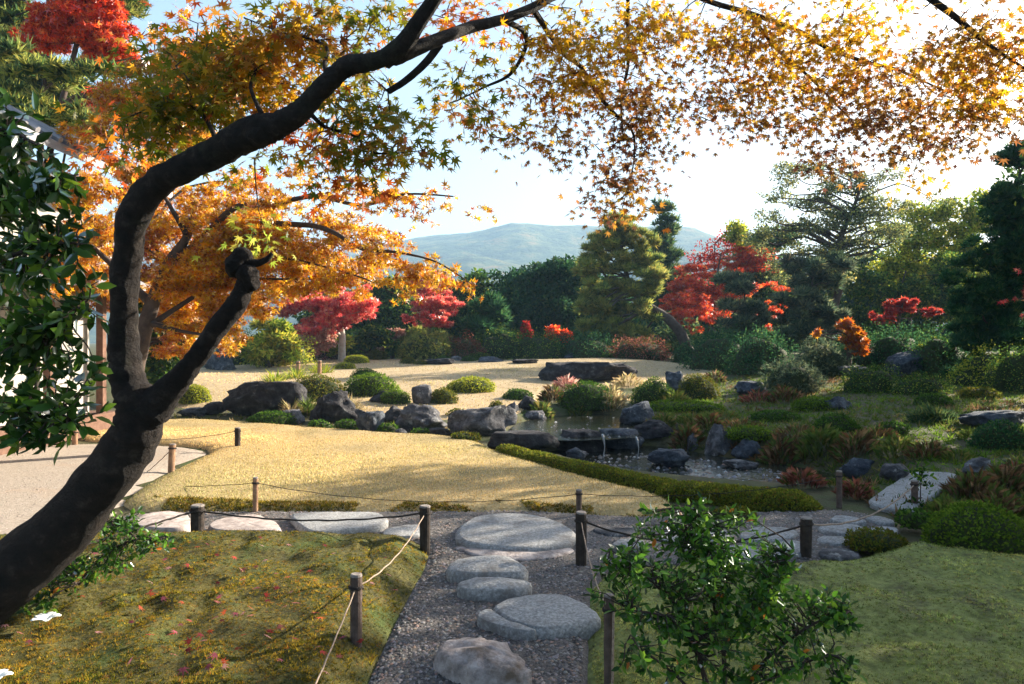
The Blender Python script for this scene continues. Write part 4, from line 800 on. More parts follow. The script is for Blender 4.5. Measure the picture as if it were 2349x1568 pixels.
GR = [(704, 955, 26, 46, 'ferng', 'upright green reed clump before the big black rock'), (668, 958, 20, 40, 'tan', 'thin pale reed clump before the big black rock'), (800, 952, 46, 44, 'tan', 'straw coloured grass tuft right of the pyramid rock'),
      (630, 880, 60, 30, 'lime', 'pale wispy plant on the tan slope behind the black rock'), (680, 872, 60, 30, 'lime', 'second pale wispy plant nearer the short posts'), (735, 860, 60, 28, 'mossy', 'bright wispy plant around the short pale posts'), (2270, 1120, 40, 40, 'ferng', 'green sprout clump by the fern mass')]
for i, (cx, bs, w, h, pal, lab) in enumerate(GR): fern('grass_clump', lab, cx, bs, w, h, pal, seed=i, n=60, kind='blade', cat='grass clump', group='grass clumps among the rocks')
# mixed ground cover of the right bank (uncountable)
cover_poly = Wg([(1480, 1000), (1480, 930), (1560, 890), (1700, 860), (2349, 850), (2700, 850), (2700, 1270), (2080, 1200), (2000, 1160), (1950, 1140), (1900, 1090), (1700, 1050), (1560, 1025)])
P = scatter_in(cover_poly, 15000, 1); P = P[poly_sd(lower_poly, P[:, 0], P[:, 1]) < -.15]; n = len(P); k = n2(P[:, 0], P[:, 1], .55, 77) + .5 * n2(P[:, 0], P[:, 1], 1.7, 78)
c = np.where((k > .15)[:, None], palette(PAL['fernb'], n, .3), np.where((k > -.3)[:, None], palette(PAL['ferng'], n, .3), palette(PAL['mossg'], n, .3)))
V, Fc, C = leaves_geo('tuft', np.stack([P[:, 0], P[:, 1], H(P[:, 0], P[:, 1]) - .03], 1), rdir(n), np.tile([0, 0, 1.0], (n, 1)) + rdir(n) * .5, rng.uniform(.06, .17, n) * (1 + .4 * k), c)
tag(add('ground_cover', V, Fc, FOLI, uniform=3, colr=C), 'mixed moss and small ferns covering the right bank beyond the pond', 'ground cover', kind='stuff')
P = scatter_in(Wg([(300, 960), (350, 870), (700, 830), (1100, 822), (1700, 822), (1700, 900), (1450, 960), (1250, 1000), (1100, 1000), (700, 975)]), 5000, 1); P = P[(poly_sd(farlawn_poly, P[:, 0], P[:, 1]) < 0) & (poly_sd(upper_poly, P[:, 0], P[:, 1]) < -.1)]; n = len(P)
V, Fc, C = leaves_geo('tuft', np.stack([P[:, 0], P[:, 1], H(P[:, 0], P[:, 1]) - .03], 1), rdir(n), np.tile([0, 0, 1.0], (n, 1)) + rdir(n) * .5, rng.uniform(.05, .14, n), palette(PAL['mossr'] + PAL['tan'], n, .3))
tag(add('rock_garden_cover', V, Fc, FOLI, uniform=3, colr=C), 'low moss and dry grass between the rocks behind the near lawn', 'ground cover', kind='stuff')

# ---- far trees
T = [
 dict(name='amber_maple', label='amber maple filling in behind the wide orange maple', px=285, d=19, clumps=[(360, 560, 80, 70), (450, 620, 90, 70), (560, 600, 90, 60), (660, 610, 90, 50), (420, 720, 80, 60), (530, 700, 80, 60), (480, 790, 70, 36), (740, 590, 90, 50), (840, 610, 70, 40), (330, 660, 70, 60), (200, 560, 80, 80), (230, 680, 60, 50), (330, 480, 90, 60), (440, 470, 90, 50), (560, 480, 90, 50), (390, 790, 60, 50)], pal=PAL['orange'] + PAL['rust'], kind='maple3', lf=.11, n=26000, sub=420, subr=.24, flat=.5, mat=LEAF, limbs=26, tr=.14),
 dict(name='conifer', label='dark green layered conifer left of the tall hedge trees', px=1118, d=41, clumps=[(1118, 715, 48, 28), (1116, 750, 54, 30), (1110, 785, 52, 30), (1125, 695, 34, 16)], pal='pinedark', kind='needles', lf=0.375, n=4500, sub=34, flat=.4),
 dict(name='evergreen_tree', label='dark evergreen tree with a rounded top in the tall hedge', px=1255, d=48, clumps=[(1240, 625, 70, 46), (1290, 640, 70, 50), (1260, 700, 85, 60), (1270, 765, 80, 45)], pal='pinedark', kind='diamond', lf=.2, n=13000, sub=60, subr=.28),
 dict(name='evergreen_tree', label='dark evergreen tree between the layered conifer and the rounded top', px=1175, d=50, clumps=[(1165, 650, 50, 34), (1185, 710, 50, 60), (1190, 770, 50, 40)], pal='pinedark', kind='diamond', lf=.2, n=7000, sub=34),
 dict(name='evergreen_tree', label='dark tree behind the sunlit red maple on the left', px=1085, d=50, clumps=[(1090, 640, 50, 30), (1060, 700, 60, 60), (1050, 770, 70, 40)], pal='broad', kind='diamond', lf=.2, n=7000, sub=34),
 dict(name='evergreen_tree', label='shadowed evergreen behind the pink maple', px=890, d=47, clumps=[(880, 690, 70, 70), (850, 760, 90, 50), (950, 760, 70, 45), (800, 720, 60, 60)], pal='broad', kind='diamond', lf=0.225, n=9000, sub=50),
 dict(name='evergreen_tree', label='dark green tree behind the maple fork', px=370, d=22, clumps=[(370, 690, 60, 60), (390, 780, 80, 60), (350, 850, 70, 50)], pal='broad', kind='diamond', lf=.12, n=8000, sub=60, subr=.22),
 dict(name='pink_maple', label='bright pink-red maple with a pale trunk', px=785, base=0, d=37, clumps=[(700, 690, 60, 44, 1), (760, 715, 80, 44), (820, 700, 50, 44, -1), (705, 745, 50, 30, -1), (770, 750, 60, 26, -1), (790, 665, 60, 30), (660, 700, 40, 30)], pal='pink', kind='maple3', lf=0.188, n=12000, sub=110, subr=.22, flat=.5, mat=LEAF, trunk=[(783, 812, .2), (785, 770, .17), (775, 735, .12), (760, 700, .06)], bark='bark_pale'),
 dict(name='red_maple', label='red maple right of the pink one, above the trimmed yellow bush', px=985, d=40, clumps=[(985, 650, 50, 36, 1), (1000, 690, 60, 36), (1010, 730, 50, 26, -1), (960, 730, 40, 20), (1030, 700, 30, 34)], pal='pink', kind='maple3', lf=0.188, n=9000, sub=90, subr=.22, flat=.5, mat=LEAF),
 dict(name='clipped_tree', label='trimmed yellow-green pine bush with several stems', px=985, d=41, clumps=[(980, 775, 52, 22), (1005, 790, 34, 20), (950, 785, 30, 20)], pal='pineyel', kind='needles', lf=0.275, n=2600, sub=24, flat=.5),
 dict(name='azalea_bush', label='pinkish brown bush left of the trimmed yellow bush', px=898, d=41, clumps=[(898, 772, 34, 18), (890, 790, 28, 14)], pal='pinkb', kind='diamond', lf=0.150, n=2200, sub=16),
 dict(name='bamboo_bush', label='light green leafy bush in front of the orange maple', px=620, d=33, clumps=[(620, 770, 52, 36), (610, 805, 62, 30), (650, 790, 40, 40)], pal='lime', kind='tri', lf=0.213, n=6500, sub=50, subr=.25, limbs=16),
 dict(name='azalea_bush', label='dusty pink bush under the pink maple', px=725, d=36, clumps=[(715, 790, 44, 20), (740, 775, 34, 20)], pal='pinkb', kind='diamond', lf=0.125, n=2600, sub=20),
 dict(name='pale_bush', label='pale green bush right of the dusty pink bush', px=770, d=38, clumps=[(765, 795, 34, 18), (790, 780, 24, 20)], pal='lime', kind='diamond', lf=0.125, n=1600, sub=16),
 dict(name='dark_bush', label='dark bush beside the pale trunk of the pink maple', px=835, d=39, clumps=[(830, 790, 40, 24), (860, 770, 34, 30), (920, 800, 50, 20)], pal='broad', kind='diamond', lf=0.175, n=3600, sub=26),
 dict(name='small_red_maple', label='faint small red maple before the dark hedge', px=1203, d=44, clumps=[(1203, 748, 12, 20), (1203, 775, 20, 16)], pal='darkred', kind='diamond', lf=.14, n=700, sub=10),
 dict(name='small_red_maple', label='crimson small maple left of the tall central pine', px=1285, d=43, clumps=[(1268, 765, 18, 16), (1300, 775, 20, 14), (1310, 795, 14, 10), (1285, 772, 20, 10)], pal='red', kind='diamond', lf=.17, n=1300, sub=16, mat=LEAF),
 dict(name='tall_pine', label='tall yellow-green pine in the centre with a dark leaning trunk', px=1590, d=42, clumps=[(1420, 520, 60, 26), (1395, 560, 60, 28), (1460, 560, 56, 30), (1425, 540, 60, 30), (1500, 640, 34, 60), (1345, 620, 30, 50), (1345, 710, 30, 50), (1400, 605, 70, 30), (1470, 610, 56, 32), (1395, 655, 66, 30), (1465, 660, 56, 30), (1400, 705, 68, 30), (1470, 715, 40, 28), (1390, 755, 60, 28), (1450, 770, 60, 26), (1420, 795, 70, 20)], pal='pineyel', kind='needles', lf=.26, n=14000, sub=200, subr=.27, flat=.4, trunk=[(1588, 806, .32), (1562, 765, .3), (1525, 725, .26), (1470, 690, .2), (1440, 640, .14), (1425, 560, .08)], limbs=46, dens_shell=.4, tr=.3),
 dict(name='conifer', label='blue-green conifer standing behind the central pine', px=1520, d=56, clumps=[(1520, 480, 22, 24), (1525, 525, 32, 34), (1520, 580, 40, 36), (1530, 650, 44, 50)], pal='pine', kind='needles', lf=.42, n=3600, sub=50, flat=.5),
 dict(name='red_maple', label='vivid red maple right of the leaning pine trunk', px=1620, d=46, clumps=[(1640, 690, 60, 50), (1560, 680, 50, 44), (1730, 600, 50, 40, 2), (1750, 740, 40, 24), (1690, 590, 50, 28, 2), (1650, 625, 50, 30, 2), (1590, 640, 50, 40), (1575, 690, 50, 34, -2), (1620, 720, 60, 30, -3), (1560, 725, 40, 30, -3), (1770, 620, 40, 18, 2), (1780, 660, 36, 20), (1780, 700, 30, 22), (1690, 650, 60, 34), (1600, 755, 40, 16, -2)], pal='red', kind='maple3', lf=.19, n=17000, sub=260, subr=.22, flat=.4, mat=LEAF),
 dict(name='bare_maple', label='sparse grey-red tree behind the vivid red maple', px=1640, d=54, clumps=[(1620, 590, 50, 34), (1680, 560, 50, 40), (1600, 640, 40, 30)], pal='darkred', kind='diamond', lf=.14, n=1800, sub=40),
 dict(name='garden_pine', label='small grey-green pine in front of the red maple', px=1715, d=38, clumps=[(1690, 650, 46, 26), (1700, 700, 50, 20), (1740, 730, 50, 20), (1690, 745, 46, 18), (1720, 780, 60, 24)], pal='pinegrey', kind='needles', lf=.3, n=3200, sub=40, flat=.35),
 dict(name='garden_pine', label='dark green young pine below the leaning trunk', px=1640, d=36, clumps=[(1640, 790, 48, 22), (1650, 820, 60, 22), (1690, 810, 50, 24)], pal='pinedark', kind='needles', lf=.26, n=2400, sub=26, flat=.5),
 dict(name='tall_open_pine', label='tallest open crowned tree at the right against the sky', px=1960, d=40, clumps=[(1800, 400, 50, 30), (1850, 390, 50, 26), (1775, 450, 40, 26), (1760, 500, 44, 26), (1850, 470, 56, 28), (1830, 530, 60, 30), (1900, 440, 40, 40), (1930, 500, 60, 40), (1980, 430, 40, 40), (2000, 480, 50, 36), (2060, 470, 40, 26), (2150, 460, 34, 22), (1940, 400, 40, 24), (2040, 400, 40, 26), (1790, 570, 60, 24), (1880, 580, 60, 30), (1960, 560, 60, 36), (1740, 540, 44, 34), (2030, 540, 60, 34), (1800, 620, 60, 30), (1900, 640, 60, 30), (1870, 520, 60, 30)], pal=[(.16, .2, .1, 3), (.26, .28, .11, 3), (.09, .12, .06, 2), (.42, .38, .1, 1.5)], kind='diamond', lf=.11, n=15000, sub=420, subr=.3, flat=.5, trunk=[(1905, 850, .26), (1900, 760, .24), (1930, 640, .2), (1925, 560, .16), (1960, 470, .1), (1985, 400, .05)], limbs=75, tr=.22, dens_shell=.4),
 dict(name='garden_pine', label='blue-green pine with flat tiers below the tallest tree', px=1850, d=36, clumps=[(1840, 610, 60, 20), (1870, 650, 70, 22), (1850, 690, 80, 22), (1880, 725, 70, 24), (1930, 610, 50, 22), (1850, 760, 80, 30)], pal='pinegrey', kind='needles', lf=.3, n=5200, sub=70, flat=.35, limbs=24),
 dict(name='broadleaf_tree', label='yellow-green broadleaf tree in the right background', px=2080, d=48, clumps=[(2090, 490, 50, 30), (2170, 480, 50, 30), (2240, 470, 40, 30), (1700, 540, 40, 40), (2040, 520, 50, 30), (2120, 510, 50, 30), (2190, 510, 50, 36), (2250, 500, 50, 40), (2230, 600, 50, 50), (2080, 560, 60, 36), (2150, 550, 60, 36), (2060, 610, 70, 40), (2150, 610, 70, 44), (2210, 560, 40, 44), (2100, 660, 80, 34)], pal='lime', kind='diamond', lf=.17, n=20000, sub=280, subr=.25, limbs=22),
 dict(name='broadleaf_tree', label='dark green tree filling the right middle background', px=2020, d=44, clumps=[(1990, 650, 70, 40), (2080, 690, 80, 50), (2160, 700, 60, 60), (1990, 740, 70, 50), (2080, 770, 90, 40), (2180, 620, 50, 50)], pal=PAL['broad'] + [(.16, .2, .03, 2), (.3, .3, .05, .8)], kind='diamond', lf=.15, n=19000, sub=210, subr=.24),
 dict(name='evergreen_tree', label='dim green tree behind the small grey-green pine', px=1760, d=50, clumps=[(1760, 560, 60, 50), (1740, 640, 80, 60), (1800, 720, 90, 60), (1680, 760, 80, 40), (1560, 760, 80, 40)], pal='pine', kind='diamond', lf=.22, n=9000, sub=80),
 dict(name='evergreen_tree', label='dark low trees closing the view behind the central pine', px=1420, d=58, clumps=[(1350, 760, 90, 50), (1450, 770, 90, 50), (1540, 770, 80, 50), (1380, 680, 60, 60)], pal='pinedark', kind='diamond', lf=.26, n=8000, sub=60),
 dict(name='rust_maple', label='rust red small maple in the right shadows', px=2050, d=34, clumps=[(2030, 725, 44, 14), (2070, 700, 44, 16), (2140, 715, 30, 12)], pal='darkred', kind='maple3', lf=.2, n=1800, sub=26, flat=.35, mat=LEAF),
 dict(name='orange_maple', label='small orange maple glowing in the right shadows', px=1950, d=27, clumps=[(1965, 800, 26, 16), (1945, 750, 24, 18), (1970, 775, 26, 24), (1940, 780, 14, 20), (1870, 770, 10, 26)], pal='rust', kind='maple3', lf=.17, n=1800, sub=20, mat=LEAF),
 dict(name='dark_pine', label='large dark pine filling the right edge', px=2312, d=25, clumps=[(2330, 360, 40, 40), (2310, 440, 50, 30), (2330, 520, 60, 36), (2270, 560, 60, 24), (2240, 600, 60, 26), (2310, 620, 60, 30), (2240, 660, 70, 26), (2300, 700, 70, 30), (2230, 720, 60, 26), (2280, 770, 70, 30), (2220, 790, 50, 26), (2260, 830, 60, 24), (2370, 600, 60, 100), (2390, 780, 60, 60), (2190, 640, 34, 22), (2300, 480, 50, 50), (2330, 600, 60, 60), (2260, 680, 70, 50), (2300, 760, 70, 50), (2340, 840, 60, 50), (2230, 760, 60, 40), (2220, 860, 50, 26)], pal='pinedark', kind='needles', lf=.17, n=26000, sub=420, subr=.27, flat=.5, trunk=[(2320, 892, .16), (2305, 800, .15), (2325, 700, .13), (2320, 560, .1), (2340, 400, .05)], limbs=60, tr=.15),
 dict(name='red_maple', label='red leaves showing at the right edge before the dark pine', px=2400, d=22, clumps=[(2335, 620, 18, 10), (2320, 690, 26, 12), (2345, 720, 14, 12), (2400, 650, 40, 60)], pal='pink', kind='maple3', lf=.12, n=1500, sub=26, mat=LEAF),
 dict(name='camellia_bush', label='leafy bush with yellow leaves at the foot of the dark pine', px=2200, d=27, clumps=[(2180, 835, 50, 26), (2230, 850, 60, 26), (2150, 800, 40, 24), (2120, 870, 60, 16)], pal=PAL['broad'] + [(.3, .32, .04, 2)], kind='diamond', lf=.13, n=4200, sub=50),
 dict(name='spiky_bush', label='dark spiky bush on the right bank behind the bridge', px=2140, d=16.2, clumps=[(2135, 965, 46, 22), (2110, 975, 26, 14), (2170, 970, 24, 16)], pal='pine', kind='blade', lf=.2, n=1800, sub=26),
 # upper left
 dict(name='red_maple', label='scarlet maple high in the upper left corner', px=10, d=16, clumps=[(170, 60, 90, 60), (110, 85, 60, 40), (230, 90, 60, 50), (180, 0, 90, 40), (260, 50, 44, 50), (280, 120, 30, 30), (240, 215, 56, 30), (220, 240, 40, 20), (590, 400, 30, 18), (60, 80, 30, 30)], pal='red', kind='maple3', lf=.13, n=11000, sub=170, subr=.24, flat=.6, mat=LEAF, limbs=24),
 dict(name='garden_pine', label='pale green pine behind the scarlet maple in the upper left', px=60, d=20, clumps=[(60, 190, 110, 60), (160, 230, 110, 50), (30, 100, 60, 60), (240, 150, 70, 40), (100, 290, 120, 40), (20, 30, 60, 40), (150, 170, 80, 30, -6), (60, 150, 80, 40, -6), (230, 170, 60, 30, -6), (120, 260, 90, 40, -6), (290, 20, 50, 40), (20, 240, 60, 60, -6)], pal=PAL['pineyel'] + PAL['pine'], kind='needles', lf=.18, n=12000, sub=230, flat=.4, limbs=30),
]
BK = [(760, 640, 'broad', 'dim backdrop tree behind the pink maple crown'), (930, 640, 'broad', 'backdrop tree between the pink and the red maple'), (1040, 650, 'pine', 'backdrop tree right behind the red maple on the left'), (1130, 640, 'broad', 'backdrop tree above the layered conifer'),
 (1220, 620, 'pinedark', 'backdrop tree joining the left half of the tall hedge'), (1320, 610, 'pinedark', 'backdrop tree joining the right half of the tall hedge'), (1500, 640, 'broad', 'backdrop tree behind the base of the central pine'), (1600, 620, 'pine', 'backdrop tree behind the leaning trunk'),
 (1700, 600, 'broad', 'backdrop tree behind the top of the vivid red maple'), (1800, 590, 'pine', 'backdrop tree left of the tallest tree'), (1890, 570, 'broad', 'backdrop tree behind the trunk of the tallest tree'), (1990, 570, 'pine', 'backdrop tree right of the tallest tree'), (2090, 560, 'broad', 'backdrop tree behind the yellow-green broadleaf'), (2190, 560, 'pinedark', 'backdrop tree left of the large dark pine'), (2290, 560, 'broad', 'backdrop tree hidden behind the large dark pine'), (2400, 560, 'broad', 'backdrop tree at the far right edge')]
for i, (a, tp_, pl_, lb_) in enumerate(BK):
    T.append(dict(name='evergreen_tree', label=lb_, px=a, d=60 + (i * 7) % 9, clumps=[(a, tp_ + 40, 50, 42), (a - 20, tp_ + 90, 70, 46), (a + 20, tp_ + 140, 80, 50), (a - 30, 775, 80, 40), (a + 30, 805, 80, 34), (a - 40, 815, 70, 20)], pal=pl_, kind='diamond', lf=.36, n=4400, sub=80, subr=.3, limbs=6, group='trees closing the garden background'))
for i, t_ in enumerate(T):
    t_ = dict(t_); t_.setdefault('seed', i * 7 + 3); t_.setdefault('base', None); nm = t_.pop('name'); lb = t_.pop('label'); px_ = t_.pop('px'); bs = t_.pop('base'); d_ = t_.pop('d'); cl = t_.pop('clumps'); pl = t_.pop('pal')
    tree(nm, lb, px_, bs, d_, cl, pl, **t_)
# ---- the mid-distance orange maple
OM = [(200, 450, 90, 60, -1), (180, 540, 90, 60, 0), (200, 620, 80, 60, 1), (420, 500, 90, 50, 0), (500, 600, 110, 80, 0), (420, 680, 80, 70, 1), (450, 760, 56, 44, 0), (600, 560, 120, 70, 0), (690, 620, 110, 60, 0), (530, 770, 40, 50, -1), (640, 660, 70, 40, 1), (800, 640, 100, 50, 0), (760, 530, 120, 50, 0), (880, 570, 100, 46, -1), (950, 630, 100, 46, -1), (940, 690, 50, 26, -1), (1040, 640, 80, 34, -1.5), (1090, 675, 40, 18, -2), (640, 470, 120, 40, -1), (780, 440, 100, 34, -1.5), (880, 450, 90, 44, -2), (1000, 455, 70, 32, -2), (1080, 490, 56, 24, -2.5), (960, 500, 70, 30, -2), (500, 440, 90, 40, -1), (560, 520, 100, 60, 0), (330, 400, 60, 60, 0), (1120, 510, 24, 14, -2.5), (110, 620, 60, 80, 0), (350, 230, 120, 80, 1), (470, 170, 120, 80, 1.5), (570, 140, 90, 60, 1.5), (240, 310, 90, 50, .5), (430, 320, 100, 60, 1), (560, 420, 90, 40, 0), (680, 400, 70, 30, -1), (470, 620, 80, 70, 0), (500, 700, 60, 60, 0), (400, 640, 60, 60, 0), (500, 790, 60, 34, -.5), (580, 690, 60, 50, 0)]
tree('orange_maple', 'wide orange and gold maple spreading behind the near trunk', 300, None, 12.5, OM, PAL['orange'] + [(.5, .3, .05, 1.5)], kind='maple3', lf=.09, n=56000, sub=1000, subr=.24, flat=.6, mat=LEAF, tr=.16, limbs=0, jit=.22, dens_shell=.55, thick=.9,
     trunk=[(300, 1010, .17), (305, 900, .15), (330, 760, .13), (380, 620, .1), (430, 540, .07), (450, 460, .04)], seed=77)
om = col.objects['orange_maple'] if 'orange_maple' in col.objects else None
for o_ in bpy.data.objects:
    if o_.get('label', '').startswith('wide orange'): om = o_
brs = [[(380, 620, 0, .07), (470, 540, 0, .06), (540, 475, -.6, .05), (620, 470, -1, .042), (720, 450, -1.4, .034), (830, 470, -1.7, .025), (930, 445, -2, .018), (1040, 450, -2.3, .01)],
       [(400, 590, 0, .07), (560, 520, 0, .055), (690, 515, -.4, .045), (760, 530, -.7, .038), (830, 570, -1, .03), (910, 578, -1.2, .022), (1000, 600, -1.5, .014), (1080, 650, -1.8, .008)],
       [(350, 700, 0, .08), (250, 600, .2, .05), (180, 540, 0, .03), (120, 500, 0, .015)], [(430, 540, 0, .06), (400, 490, -.2, .04), (360, 440, -.3, .025), (250, 430, -.6, .012)],
       [(340, 750, 0, .06), (430, 690, 0, .04), (520, 640, 0, .03), (640, 640, 0, .02), (760, 640, 0, .012)], [(345, 740, 0, .05), (420, 760, -.3, .03), (500, 770, -.5, .015)], [(560, 520, 0, .04), (620, 580, 0, .03), (700, 600, -.2, .02), (840, 640, -.5, .012), (930, 690, -.8, .008)]]
for bp in brs:
    V, Fc = tube_geo([(*pix(a, b, 12.5 + c), r) for a, b, c, r in bp], 7, 5, .08, 3); add('branch', V, Fc, M['twig'], om, smooth=True)

# ---- the near maple
nb = pix(-60, 1430, 4.5); nb[2] = 0
near = empty('near_maple', nb, 'big dark maple trunk leaning over the garden from the left foreground', 'tree')
def pth(rows): return [(*pix(a, b, d), (r if r < 25 else r * .87) / F * d) for a, b, d, r in rows]
def sm(rows, k=1): return pth(rows)
main = [(-260, 1560, 4.6, 120), (-60, 1385, 4.5, 95), (95, 1255, 4.45, 84), (205, 1140, 4.4, 78), (285, 1040, 4.35, 74), (318, 950, 4.3, 68), (296, 880, 4.3, 56), (284, 790, 4.3, 45), (286, 690, 4.25, 42), (292, 590, 4.2, 43), (306, 500, 4.15, 46), (350, 430, 4.1, 46), (420, 385, 4.05, 43), (500, 345, 4.0, 47), (570, 308, 3.95, 53), (620, 292, 3.9, 44), (680, 262, 3.85, 36), (740, 200, 3.8, 30), (795, 152, 3.75, 32), (850, 142, 3.7, 27), (905, 125, 3.7, 25)]
V1 = tube_geo([(q[0], q[1], q[2], q[3] * (.84 if i > 4 else .93)) for i, q in enumerate(pth(main))], 30, 10, .12, 11)
fork = [(300, 985, 4.3, 55), (345, 940, 4.3, 50), (400, 880, 4.25, 33), (450, 820, 4.22, 28), (500, 750, 4.2, 27), (540, 700, 4.2, 24), (562, 655, 4.2, 21), (566, 630, 4.2, 24)]
V2 = tube_geo(pth(fork), 24, 9, .13, 12)
kn = []
for (a, b, d, r) in ((545, 608, 4.2, 28), (568, 628, 4.17, 24), (556, 590, 4.2, 22), (574, 650, 4.18, 20), (338, 985, 4.3, 27), (600, 300, 3.9, 38)):
    V, Fc = ICO[3]; c = pix(a, b, d); q = r / F * d; kn.append((V * q * (1 + .18 * fbm(V * 2 + a, 3, 3))[:, None] + c, Fc))
V, Fc = merge([V1, V2] + kn); add('trunk', V, Fc, M['bark'], near, smooth=True)
LB = {
 'a': [(880, 138, 3.7, 26), (925, 100, 3.65, 22), (960, 50, 3.6, 19), (1000, -10, 3.55, 17), (1050, -110, 3.5, 14)],
 'b': [(900, 128, 3.7, 24), (960, 108, 3.75, 17), (1020, 84, 3.85, 14), (1080, 62, 4, 13), (1150, 45, 4.1, 12), (1220, 18, 4.2, 11), (1300, -20, 4.3, 10), (1500, -60, 4.5, 8)],
 'c': [(1010, 100, 4.1, 9), (975, 145, 4.1, 9), (930, 185, 4.1, 8), (890, 210, 4.1, 7)],
 'd': [(1150, 45, 4.1, 7), (1200, 70, 4.3, 6), (1205, 110, 4.4, 5), (1170, 170, 4.5, 4), (1110, 200, 4.5, 2.5), (1050, 230, 4.5, 1.5)],
 'e': [(1220, 18, 4.3, 7), (1290, 120, 4.8, 5.5), (1330, 150, 4.9, 5), (1370, 215, 5, 4.5), (1410, 260, 5.1, 4), (1450, 300, 5.2, 3), (1455, 360, 5.2, 2), (1440, 440, 5.2, 1.2)],
 'f': [(1500, -60, 4.6, 7), (1620, 0, 4.8, 6.5), (1720, 30, 4.9, 6), (1830, 70, 5, 5.5), (1900, 110, 5, 5), (1980, 140, 5, 4.2), (2060, 160, 5, 3.5), (2150, 200, 5, 2), (2250, 240, 5, 1.3)],
 'g': [(2060, -60, 4.2, 9), (2140, 0, 4.2, 8), (2200, 45, 4.2, 7), (2240, 80, 4.2, 5.5), (2280, 110, 4.2, 4), (2340, 150, 4.2, 3), (2420, 200, 4.2, 2)],
 'h': [(1720, 30, 4.9, 5), (1780, 110, 5, 4), (1850, 170, 5.1, 3.2), (1900, 220, 5.2, 2.5), (1960, 280, 5.3, 1.8), (2040, 330, 5.3, 1.2)],
 'i': [(760, 190, 3.8, 8), (745, 150, 3.9, 5.5), (750, 110, 4.0, 4), (715, 90, 4.1, 3), (650, 75, 4.2, 2.2), (560, 40, 4.2, 1.4)],
 'j': [(700, 245, 3.85, 7), (745, 290, 4, 4), (810, 310, 4.1, 3), (860, 350, 4.1, 2.2), (970, 345, 4, 1.2)],
 'k': [(500, 330, 4, 7), (470, 270, 4.1, 4.5), (420, 235, 4.1, 3.4), (370, 240, 4.1, 2.4), (290, 270, 4.1, 1.5)],
 'l': [(600, 260, 3.9, 6), (575, 200, 4.1, 4.2), (585, 150, 4.2, 3.4), (530, 110, 4.2, 2.4), (450, 95, 4.2, 1.6)],
 'm': [(1440, -40, 4.7, 5), (1440, 60, 4.9, 4.5), (1440, 150, 5, 4), (1425, 230, 5.1, 3), (1430, 320, 5.1, 1.5)],
 'n': [(565, 600, 4.2, 13), (590, 603, 4.2, 9), (612, 594, 4.2, 6.5), (624, 580, 4.2, 4.5)],
}
brpts = []
for k, rows in LB.items():
    P = pth(rows); V, Fc = tube_geo(P, 10 if rows[0][3] > 12 else 7, 6, .06, ord(k)); add('branch', V, Fc, M['bark'], near, smooth=True); brpts.append(catmull(P, 8))
brpts.append(catmull(pth(main[10:]), 8)); BP = np.concatenate(brpts)
